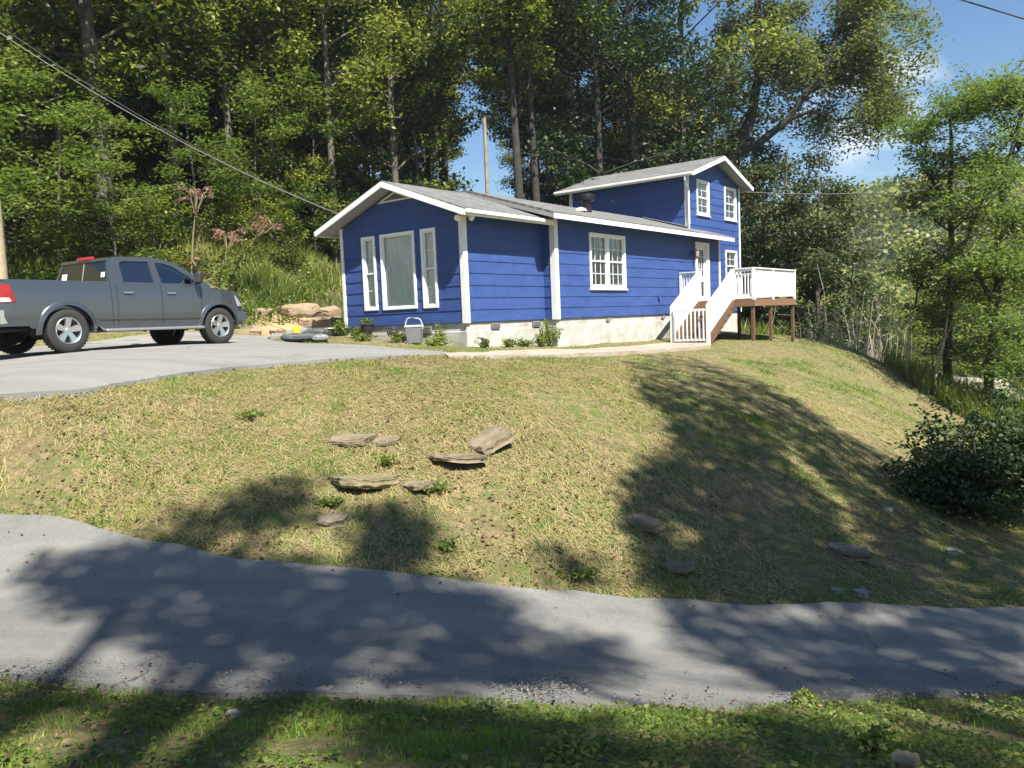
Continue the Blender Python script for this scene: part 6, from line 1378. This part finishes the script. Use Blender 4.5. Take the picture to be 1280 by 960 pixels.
cable(dpt(-40, 14, 20), eave, .38, .0075, 'pale service cable running down from the upper left to the front gable', M_cab)
cable(dpt(-40, 10, 20)+[0, 0, .12], eave+[0, 0, .02], .42, .010, 'thin black line twisted beside the pale service cable', M_cabd)
cable(hw(18.5, 1.5, 5.3), dpt(1320, 218, 36), .45, .016, 'grey cable running from the upper storey to the right edge', mat('dull_cable', (.12, .12, .115), .7))
p = dpt(1187, 214, 33.4); m = MB(); m.lathe([(0, -.12), (.09, -.1), (.12, 0), (.09, .1), (0, .12)], 12); tag(m.build('cable_splice', mat('splice_tan', (.5, .38, .24), .6), smooth=True, loc=tuple(p)), 'small round tan fitting hanging on the cable in front of the trees', 'cable fitting')
cable(dpt(1150, -16, 12), dpt(1340, 42, 12), .0, .012, 'black cable crossing the top right corner of the sky', M_cabd)
# valley sheds
def shed(px, py, ds, w, l, hwall, roof_h, rz, lb, mroof, mwall):
    p = dpt(px, py, ds); z = g(p[0], p[1]); o = thing('shed', lb, 'shed', (p[0], p[1], z-.1), R_(rz)); m = MB(); m.box(-w/2, w/2, -l/2, l/2, 0, hwall); m.prism([(-w/2, hwall), (w/2, hwall), (0, hwall+roof_h-.05)], -l/2, l/2, lambda a, b, h: (a, h, b)); m.build('wall', mwall, o)
    m = MB()
    for s in (-1, 1): m.hexa([(0, -l/2-.2, hwall+roof_h), (s*(w/2+.25), -l/2-.2, hwall-.08), (s*(w/2+.25), l/2+.2, hwall-.08), (0, l/2+.2, hwall+roof_h), (0, -l/2-.2, hwall+roof_h+.05), (s*(w/2+.25), -l/2-.2, hwall-.03), (s*(w/2+.25), l/2+.2, hwall-.03), (0, l/2+.2, hwall+roof_h+.05)])
    m.build('roof', mroof, o); m = MB(); m.box(-.4, .4, -l/2-.03, -l/2-.005, 0, 1.9); m.build('door', mat('shed_door', (.12, .10, .08), .8), o)
shed(1228, 505, 37, 2.2, 2.6, 1.9, .7, 20, 'small cream coloured shed in the valley behind the trees', mat('cream_roof', (.36, .33, .25), .8, noise=(4, (.28, .25, .18), .6)), mat('cream_wall', (.34, .31, .24), .8))
shed(1170, 492, 40, 4.2, 5, 1.7, .8, -30, 'grey metal roofed shed left of the cream one', mat('metal_roof', (.22, .23, .245), .55, .2, noise=(5, (.13, .13, .13), .6)), mat('brown_wall', (.14, .09, .06), .9))
p = dpt(1168, 470, 44); m = MB(); m.prism([(-1.1, .35), (-1.0, .8), (-.6, 1.3), (.5, 1.3), (.9, .85), (1.5, .75), (1.6, .35)], -.75, .75, lambda a, b, h: (a, h, b)); zc = g(p[0], p[1]); 
bc = thing('tarp_covered_trailer', 'dark blue covered trailer beside the grey shed roof', 'trailer', (p[0], p[1], zc), R_(15)); m.build('cover', mat('blue_cover', (.03, .08, .14), .5), bc, bevel=.06)
for s in (-1, 1):
    for cx in (-.6, .9): m = MB(); m.lathe([(0, -.08), (.3, -.08), (.33, -.04), (.33, .04), (.3, .08), (0, .08)], 18, (0, 0, 0), 'y'); q = m.build('wheel', M_black, bc, smooth=30); q.location = (cx, s*.7, .33)
# small white container beyond the deck
p = hw(18.9, -1.6); z = g(p[0], p[1]); m = MB(); m.lathe([(0, 0), (.16, 0), (.2, .38), (.21, .4), (.19, .4), (.15, .04), (0, .04)], 16); bk = thing('bucket', 'small white bucket on the grass beyond the deck posts', 'bucket', (p[0], p[1], z)); m.build('pail', M_white2, bk, smooth=30); m = MB(); m.tube([(.2*math.cos(t), 0, .38+.16*math.sin(t)) for t in np.linspace(0, math.pi, 9)], .006, 5); m.build('handle', M_cab, bk)
# ------------------------------------------------------------------ air
def haze():
    m = bpy.data.materials.new('haze'); m.use_nodes = True; N, L = m.node_tree.nodes, m.node_tree.links; N.clear()
    o = N.new('ShaderNodeOutputMaterial'); v = N.new('ShaderNodeVolumePrincipled'); v.inputs['Color'].default_value = (.80, .88, 1, 1); v.inputs['Density'].default_value = .0004; v.inputs['Anisotropy'].default_value = .2
    L.new(v.outputs[0], o.inputs['Volume']); b = MB(); b.box(-720, 720, -720, 740, -40, 130)
    tag(b.build('haze', m), 'thin blue summer haze in the air over the valley', 'haze', kind='stuff')
haze()
SC.cycles.volume_bounces = 0; SC.cycles.volume_max_steps = 64
